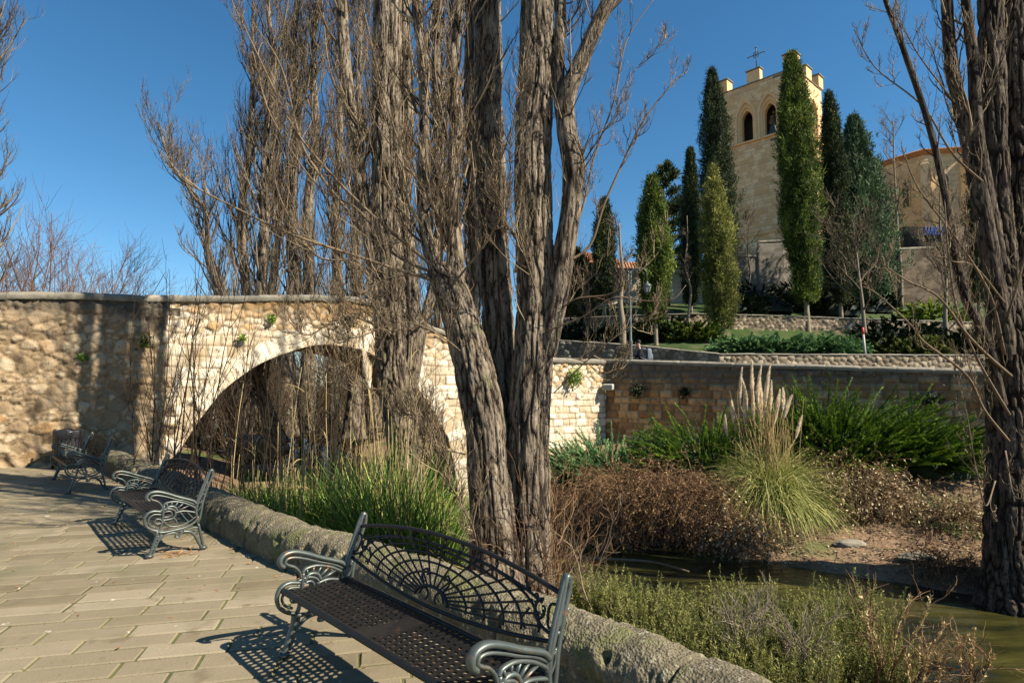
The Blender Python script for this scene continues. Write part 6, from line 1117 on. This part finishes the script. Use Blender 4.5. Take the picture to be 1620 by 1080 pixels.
for px, Yd, R, H, lb, mt in [(1395, 32, 2.0, 1.9, 'dark rounded shrub just right of the small bare tree', 'darkleaf'), (1445, 31, 1.8, 1.5, 'yellowish-green rounded shrub among the dark ones right of the small bare tree', 'heath'), (1500, 32, 2.2, 2.0, 'dark shrub on the terrace near the right edge poplar', 'darkleaf'), (1420, 40, 3.2, 2.2, 'broad dark shrub mass on the upper terrace below the grey wall', 'darkleaf'), (1480, 43, 2.5, 2.8, 'fresh green leafy shrub on the upper terrace behind the twigs of the right poplar', 'limeleaf'),
                         (1200, 46, 3.6, 3.6, 'large black-green bush at the foot of the grey wall below the tower', 'darkleaf'), (1165, 44, 2.2, 2.4, 'dark bush between the yellow-green cypress and the grey wall', 'darkleaf'), (1060, 36, 2.0, 1.4, 'dark green shrub with yellow tips right of the bright green cypress trunk', 'cypressD'), (1100, 35, 1.6, 1.5, 'low leafy shrub left of the yellow-green cypress', 'cypress'), (1010, 37, 1.9, 1.5, 'dark green shrub behind the street lamp', 'cypressD'), (950, 36, 2.2, 1.6, 'dark ivy-like shrub left of the street lamp', 'darkleaf'), (905, 38, 2.4, 2.2, 'dark shrub behind the right stem of the largest poplar', 'darkleaf'), (1320, 46, 2.6, 4, 'dark bush mass behind the trunk of the tallest cypress', 'darkleaf'), (1560, 34, 2.6, 2.4, 'dark shrub behind the trunk of the right edge poplar', 'darkleaf'), (1265, 48, 2.6, 3.6, 'dark bush against the grey wall behind the tallest cypress', 'darkleaf'), (1375, 50, 2.8, 4.6, 'dark leafy bush beneath the bluish conifer', 'darkleaf')]:
    q = P(px, 608, Yd); q[2] = upz(q[0], q[1]) - .1; juniper(q, R, H, lb, mt, n=260, L=.9, per=70, leaf=(.20, .10), name='evergreen_shrub', catg='shrub', group='rounded evergreen shrubs on the terraces')

def bare_tree(px, py, top, wpx, label, Y=None, r=.14, lean=0, m=16, mat='trunkpale', branch=.28):
    if Y is None: q = hit(px, py); Y = q[1]
    b = P(px, py, Y); b[2] = upz(b[0], b[1]); H = float(P(px, top, Y)[2]) - b[2]; W = wpx * .5 * Y / FPX; root = empty('bare_tree', b, label, 'tree', 'small bare trees on the terraces'); k = 6; t = np.linspace(0, 1, k); p = np.stack([b[0] + lean * H * t + .08 * rng.standard_normal(k) * (t > 0), b[1] + 0 * t, b[2] - .1 + H * t * .8], 1); rr = r * (1 - .8 * t)
    mb = MB(); tube(mb, p, rr, 10, 30); mb.build('trunk', M[mat], root, loc=b); mb = MB(); q = cat(np.column_stack([p, rr]), 13); pos, D, t, r1, _ = spawn(q[None, :, :3], q[None, :, 3], m, branch, 1, (.5, 1.05)); P1, R1 = grow(pos, D, W * rng.uniform(.8, 1.4, m) * (1.2 - .5 * t), np.maximum(r1 * .6, .02), 8, .10, .12, .8); tubes_to(mb, P1, R1, 5)
    pos, D, t, r1, pi = spawn(P1, R1, 8, .2, .97, (.4, .9)); P2, R2 = grow(pos, D, W * .5 * rng.uniform(.5, 1.1, len(pos)), np.maximum(r1 * .5, .012), 6, .1, .15, .7); tubes_to(mb, P2, R2, 3); pos, D, t, r1, pi = spawn(P2, R2, 6, .2, .97, (.4, .9)); P3, R3 = grow(pos, D, W * .2 * rng.uniform(.5, 1.3, len(pos)), .009, 4, .1, .18, .4); tubes_to(mb, P3, R3, 3); mb.build('crown', M['fartwig'], root, loc=b)
bare_tree(1372, 556, 300, 150, 'small bare tree with reddish twigs beside the red-topped stake', r=.13, lean=-.05, m=20)
bare_tree(985, 545, 300, 70, 'bare tree with a pale forked trunk behind the street lamp', Y=33, r=.2, m=15, branch=.4)
bare_tree(1090, 520, 290, 40, 'thin pale-trunked bare tree between the bright green and the golden cypress', Y=36, r=.1, m=12, branch=.45)
bare_tree(1425, 470, 120, 90, 'bare tree rising before the church apse', Y=56, r=.2, m=22, branch=.3)
bare_tree(1185, 470, 310, 60, 'bare tree with dark twigs seen against the lower wall of the tower', Y=50, r=.1, m=10, branch=.45, mat='bark')
bare_tree(1500, 540, 260, 110, 'bare tree on the terrace behind the left stems of the right edge poplar', Y=38, r=.16, m=22)
bare_tree(930, 530, 400, 60, 'low bare tree near the dark rounded conifer', Y=35, r=.1, m=14)

# ------------------------------------------------------------------ far bank undergrowth
def tangle(px, Y, R, H, label, n=900, mat='brown', droop=.22, group=None, name='dead_shrub', L=1.2, dz=0.0, leafn=0, leafmat=None, rad=.0035):
    b = bankpos(px, Y, dz); root = empty(name, b, label, 'shrub', group); a = rng.uniform(0, 2 * np.pi, n); r = R * .6 * np.sqrt(rng.random(n)); S0 = b + np.stack([r * np.cos(a), r * np.sin(a) * .7, H * .75 * rng.random(n) * (1 - (r / R) ** 2)], 1); s = rng.uniform(.2, 1.5, n); D = np.stack([np.cos(a) * np.sin(s), np.sin(a) * np.sin(s), np.cos(s)], 1)
    P1, R1 = grow(S0, D, L * rng.uniform(.4, 1.1, n), rad * 1.6, 9, droop, .2, .6, g=(0, 0, -1)); mb = MB(); tubes_to(mb, P1, R1, 3); pos, D, t, rr, pi = spawn(P1, R1, 6, .1, 1, (.4, 1.1)); P2, R2 = grow(pos, D, rng.uniform(.1, .4, len(pos)), rad, 4, droop, .25, .5, g=(0, 0, -1)); tubes_to(mb, P2, R2, 3); mb.build('twigs', M[mat], root, loc=b)
    mb = MB(); pos, D, t, rr, pi = spawn(P2, R2, 3, .1, 1, (.4, 1.3)); leaves(mb, pos, D + [0, 0, -.3], .045 + .03 * rng.random(len(pos)), .022 if not leafn else .04); mb.build('dry_leaves', M[leafmat or mat], root, loc=b); return root
GB = 'brown dead shrubs overhanging the far bank'
tangle(905, 14.5, 1.5, 1.6, 'brown dead shrub beside the right stem of the largest poplar', group=GB)
tangle(985, 14.5, 1.3, 1.7, 'tallest tangled brown dead shrub under the bluish juniper', n=1000, group=GB)
tangle(1055, 14.2, 1.4, 1.5, 'rounded brown dead shrub left of the pampas grass', n=1000, group=GB)
tangle(1108, 13.7, 1.1, 1.1, 'brown dead shrub trailing into the river left of the pampas foot', n=800, group=GB)
tangle(950, 13.8, 1.2, .9, 'low brown dead twigs hanging over the dark water', n=700, group=GB)
GR = 'bramble mounds on the far bank'
tangle(1335, 13.8, 1.0, .9, 'larger beige leafy bramble mound right of the pampas grass', n=600, leafn=1, leafmat='bramble', group=GR, name='bramble_bush')
tangle(1385, 13.4, .55, .45, 'beige bramble mound sloping down to the bare earth', n=300, leafn=1, leafmat='bramble', group=GR, name='bramble_bush')
tangle(1175, 12.9, .7, .5, 'small pale bramble at the water edge under the pampas grass', n=300, leafn=1, leafmat='bramble', group=GR, name='bramble_bush')
tangle(1505, 12.4, .5, .35, 'small sparse bramble on the bare slope near the right edge poplar', n=170, leafn=1, leafmat='bramble', group=GR, name='bramble_bush')
tangle(1325, 14.4, .8, 1.35, 'bright lime-leaved shrub top behind the bramble mound', n=260, leafn=1, leafmat='limeleaf', name='leafy_shrub')
tangle(1485, 10.9, .35, .35, 'small twiggy tuft at the edge of the water on the right', n=120, group=None)
# litter on the bare slope
def litter():
    mb = MB(); n = 9000; px = rng.uniform(2, 12, n); py = rng.uniform(9, 19, n); d = river_d(px, py); ok = (d > 2.3) & (d < 8.5); px, py = px[ok], py[ok]; z = low_h(px, py); c = np.stack([px, py, z + .012], 1); m = len(c); D = rng.standard_normal((m, 3)) * [1, 1, .15]; leaves(mb, c, D, .06 + .06 * rng.random(m), .035, None, np.array([0, 0, 1.]) + .2 * rng.standard_normal((m, 3)))
    k = 700; i = rng.integers(0, m, k); P1, R1 = grow(c[i], rng.standard_normal((k, 3)) * [1, 1, .08], rng.uniform(.2, .7, k), .006, 4, 0, .12, .4); tubes_to(mb, P1, R1, 3); o = mb.build('leaf_litter', M['bramble']); tag(o, 'dead leaves and twigs strewn over the bare earth bank', 'leaf litter', kind='stuff')
litter()
for px, py, Y, s, lb in [(1440, 905, 11.4, (.35, .18, .10), 'half-sunk stone at the water edge below the small bramble'), (1335, 882, 12.2, (.30, .15, .09), 'flat stone at the water edge below the larger bramble mound'), (1545, 745, 14.5, (.30, .2, .12), 'pale stone at the top of the bare slope by the right edge poplar')]:
    q = bankpos(px, Y, 0.0); rock('river_stone', q, s, lb, 'coping', 'stone', px, 'stones on the far bank')
def logs():
    for q, r, lb in [([(1470, 800, 12.6), (1520, 768, 12.9), (1560, 748, 13.1)], .03, 'pale dead branch lying up the bare slope'), ([(890, 880, 12.4), (960, 882, 12.2), (1030, 888, 12.0), (1090, 905, 11.4)], .035, 'dark log drifting at the edge of the water under the dead shrubs')]:
        p = pp(*q); p[:, 2] = np.maximum(low_h(p[:, 0], p[:, 1]), WATER) + .05; mb = MB(); tube(mb, p, np.linspace(r, r * .5, len(p)), 8, 16); o = mb.build('fallen_branch', M['limb'], loc=p[0]); tag(o, lb, 'branch', 'fallen branches by the water')
logs()

# ------------------------------------------------------------------ near-bank shrubs in the foreground
def fine_shrub(px, top, Y, R, label, n=90, mat='heath', drys=.0):
    b = P(px, 608, Y); tz = float(P(px, top, Y)[2]); b[2] = min(float(low_h(b[0], b[1])), tz - .5); H = tz - b[2]; root = empty('shrub', b, label, 'shrub', 'feathery green shrubs behind the low wall'); a = rng.uniform(0, 2 * np.pi, n); s = rng.uniform(.05, .75, n); S0 = b + np.stack([R * .35 * np.cos(a), R * .35 * np.sin(a), 0 * a + H * .2], 1); D = np.stack([np.cos(a) * np.sin(s), np.sin(a) * np.sin(s), np.cos(s)], 1)
    P1, R1 = grow(S0, D, H * .9 * rng.uniform(.6, 1.0, n), .006, 9, .10, .09, .7); mb = MB(); tubes_to(mb, P1, R1, 4)
    pos, D, t, rr, pi = spawn(P1, R1, 9, .2, .98, (.3, .7)); P2, R2 = grow(pos, D, rng.uniform(.10, .30, len(pos)), .0022, 6, .18, .1, .5); tubes_to(mb, P2, R2, 3); mb.build('stems', M['twig'], root, loc=b)
    mb = MB(); pos, D, t, rr, pi = spawn(P2, R2, 46, .05, 1.0, (.5, 1.1)); leaves(mb, pos, D, .020 + .014 * rng.random(len(pos)), .0055, np.clip(.2 + .5 * rng.random(len(P2))[pi] + .25 * t, 0, 1)); pos, D, t, rr, pi = spawn(P1, R1, 70, .5, 1.0, (.4, 1.0)); leaves(mb, pos, D, .026, .006); mb.build('leaves', M[mat], root, loc=b)
for i, a in enumerate([(950, 946, 5.3, .35, 'feathery green shrub at the left of the foreground group, right of the nearest bench'), (1010, 959, 5.1, .4, 'second feathery green shrub from the left behind the low wall'), (1085, 979, 4.9, .45, 'low full feathery shrub in the middle of the foreground group'), (1160, 959, 5.2, .4, 'feathery shrub just left of the tall upright one in the foreground'), (1240, 984, 4.8, .45, 'feathery shrub with grey bare twigs through it in the foreground'),
                     (1330, 959, 5.3, .32, 'tallest upright feathery shrub at the right of the foreground group'), (1130, 1034, 4.3, .4, 'lowest feathery shrub by the bottom edge of the photo'), (1230, 1044, 4.2, .4, 'feathery shrub at the bottom edge below the grey twigs'), (1350, 1044, 4.7, .4, 'thin feathery shrub at the right bottom of the group'), (1040, 1009, 4.6, .35, 'feathery shrub tucked right against the low wall')]): fine_shrub(*a)
def fore_twigs():
    for i, (px, py, Y, top, n, mat, lb) in enumerate([(1180, 1080, 4.3, 930, 9, 'trunkpale', 'grey-white bare twiggy bush among the feathery shrubs'), (1270, 1090, 4.2, 940, 8, 'trunkpale', 'second grey bare twiggy bush right of the first, among the feathery shrubs'), (1400, 1100, 4.4, 900, 5, 'brown', 'tall dry seed stalk standing over the water'), (1540, 1110, 4.2, 960, 5, 'brown', 'dry brown seed stalks at the bottom right corner'), (1460, 1110, 4.2, 990, 6, 'brown', 'dry seed stalks left of the bottom right corner'), (930, 965, 5.2, 800, 3, 'limb', 'orange-stemmed sapling leaning right beside the nearest bench')]):
        b = P(px, py, Y); root = empty('dry_plant', b, lb, 'plant', 'bare twiggy plants on the near bank'); H = float(P(px, top, Y)[2]) - b[2]; a = rng.uniform(0, 2 * np.pi, n); S0 = b + .04 * rng.standard_normal((n, 3)); b2 = low_h(S0[:, 0], S0[:, 1]); D = np.stack([np.cos(a) * .4, np.sin(a) * .4, np.ones(n)], 1)
        tubeb = MB(); base = S0.copy(); base[:, 2] = np.minimum(b2 - .05, S0[:, 2] - .05); tubes_to(tubeb, np.stack([base, S0], 1), np.full((n, 2), .007), 5); P1, R1 = grow(S0, D, H * rng.uniform(.6, 1.05, n), .007, 9, .06, .1, .7); tubes_to(tubeb, P1, R1, 5); pos, D, t, rr, pi = spawn(P1, R1, 7, .15, .95, (.4, .9)); P2, R2 = grow(pos, D, H * .35 * rng.uniform(.4, 1, len(pos)), .0035, 6, .08, .14, .6); tubes_to(tubeb, P2, R2, 4)
        pos, D, t, rr, pi = spawn(P2, R2, 5, .2, 1, (.4, .9)); P3, R3 = grow(pos, D, rng.uniform(.04, .15, len(pos)), .002, 4, .05, .15, .5); tubes_to(tubeb, P3, R3, 3); tubeb.build('stems', M[mat], root, loc=b)
        if mat == 'brown': mb = MB(); tubes_to(mb, P1[:, 4:], R1[:, 4:] * 1.1, 5); pos, D, t, rr, pi = spawn(P1, R1, 60, .5, 1, (.3, 1.2)); leaves(mb, pos, D, .03, .014); mb.build('seed_heads', M['straw'], root, loc=b)
fore_twigs()
# wall plants, leaf litter by the bench
def wall_tuft(px, py, s, label, n=350, mat='darkleaf', bridge_=False):
    if bridge_: u, z = face_uz(px, py); q = fpt(u, z, .02); nn = np.array([BN[0], BN[1], 0])
    else: d = ray(px, py); n_ = np.array([WD[1], -WD[0], 0.]); q = np.array([0, 0, EYE]) + d * (((np.array([*CORNER, 0]) - [0, 0, EYE]) @ n_) / (d @ n_)); nn = n_
    mb = MB(); c = q + rng.standard_normal((n, 3)) * s * .4 + np.outer(rng.random(n), nn) * s * .6; leaves(mb, c, rng.standard_normal((n, 3)) + nn + [0, 0, -.3], .09, .05); P1, R1 = grow(np.tile(q - nn * .03, (24, 1)), rng.standard_normal((24, 3)) + nn * 1.2, s, .006, 4, .1, .2); tubes_to(mb, P1, R1, 3); o = mb.build('wall_plant', M[mat], loc=q); tag(o, label, 'plant', 'tufts of plants growing on the walls')
for a in [(1008, 618, .28, 'round dark ivy tuft on the quay wall right of the box floodlight'), (1084, 620, .18, 'small dark tuft on the quay wall between the floodlight and the plumes'), (1472, 633, .30, 'dark ivy tuft on the quay wall above the right juniper')]: wall_tuft(*a)
for a in [(905, 595, .35, 'loose green plant hanging on the sunlit end of the bridge wall', 500, 'reedleaf', True), (430, 505, .12, 'small green tuft below the parapet above the arch', 90, 'reedleaf', True), (383, 535, .10, 'tiny green tuft on the pale stones above the arch', 60, 'reedleaf', True), (228, 540, .16, 'green tuft at the joint of the rough and dressed stone', 120, 'cypress', True), (132, 565, .10, 'tiny green tuft on the rough left part of the bridge wall', 60, 'reedleaf', True), (552, 508, .22, 'dark plant growing over the crown of the arch', 200, 'darkleaf', True)]: wall_tuft(*a)
def small_litter():
    q = G(285, 876, .01); mb = MB(); k = 16; S0 = np.tile(q, (k, 1)) + .05 * rng.standard_normal((k, 3)) * [1, 1, .1]; P1, R1 = grow(S0, rng.standard_normal((k, 3)) * [1, 1, .15], .14, .003, 4, 0, .15, .4); tubes_to(mb, P1, R1, 4); pos, D, t, rr, pi = spawn(P1, R1, 4, .2, 1, (.4, 1)); leaves(mb, pos, D * [1, 1, .3], .03, .015); o = mb.build('dry_sprig', M['leafdry'], loc=q); tag(o, 'orange-brown dry sprig lying on the paving by the middle bench foot', 'twig')
    mb = MB(); k = 260; i = rng.integers(60, 400, k); N2 = np.gradient(CW, axis=0); N2 = np.stack([-N2[:, 1], N2[:, 0]], 1) / np.linalg.norm(N2, axis=1)[:, None]; c = np.column_stack([CW[i] - N2[i] * rng.uniform(.27, .27 + .22 * rng.random(k) ** 2, k)[:, None], np.full(k, .014)]); leaves(mb, c, rng.standard_normal((k, 3)) * [1, 1, .15], .03 + .03 * rng.random(k), .02, None, np.array([0, 0, 1.]) + .25 * rng.standard_normal((k, 3)))
    n = 260; x = rng.uniform(-9, 1, n); y = rng.uniform(2, 12, n); ok = curb_side(x, y) < -.35; c = np.stack([x, y, np.full(n, .012)], 1)[ok]; leaves(mb, c, rng.standard_normal((len(c), 3)) * [1, 1, .1], .03 + .02 * rng.random(len(c)), .016, None, np.array([0, 0, 1.]) + .15 * rng.standard_normal((len(c), 3))); o = mb.build('fallen_leaves', M['leafdry']); tag(o, 'a few tiny dry leaves scattered over the paving', 'leaf litter', kind='stuff')
    mb = MB(); n = 2600; i = rng.integers(60, 400, n); p = CW[i]; a = rng.standard_normal((n, 2)) * .02; T = CW[np.minimum(i + 1, 419)] - CW[i]; T /= np.linalg.norm(T, axis=1)[:, None]; N_ = np.stack([T[:, 1], -T[:, 0]], 1)
small_litter()
def graffiti():
    # blue lettering-like paint strokes on the wall below the apse
    q = P(1482, 366, 60); mb = MB(); n = 9
    root = q
    for k in range(n):
        x = (k - n / 2) * .27; pts = np.array([(x + .12 * math.sin(t * 2.1 + k), .03 * 0, .42 * math.sin(t * 1.7 + k * 1.3)) for t in np.linspace(0, 3.2, 8)]) + q; tube(mb, pts, .085, 6, 20)
    o = mb.build('blue_graffiti', M['blue'], loc=q); tag(o, 'band of bright blue graffiti strokes on the dark wall below the church apse', 'graffiti')
    w_ = MB(); box(w_, (q[0] + .5, q[1] + .5, q[2] - 2.2), (7.5, .6, 5.6), 0, .3, .05); o2 = w_.build('dark_wall_panel', M['bark'], loc=(q[0], q[1], q[2] - 5)); tag(o2, 'dark brown wall below the church apse carrying the blue graffiti', 'wall')
graffiti()
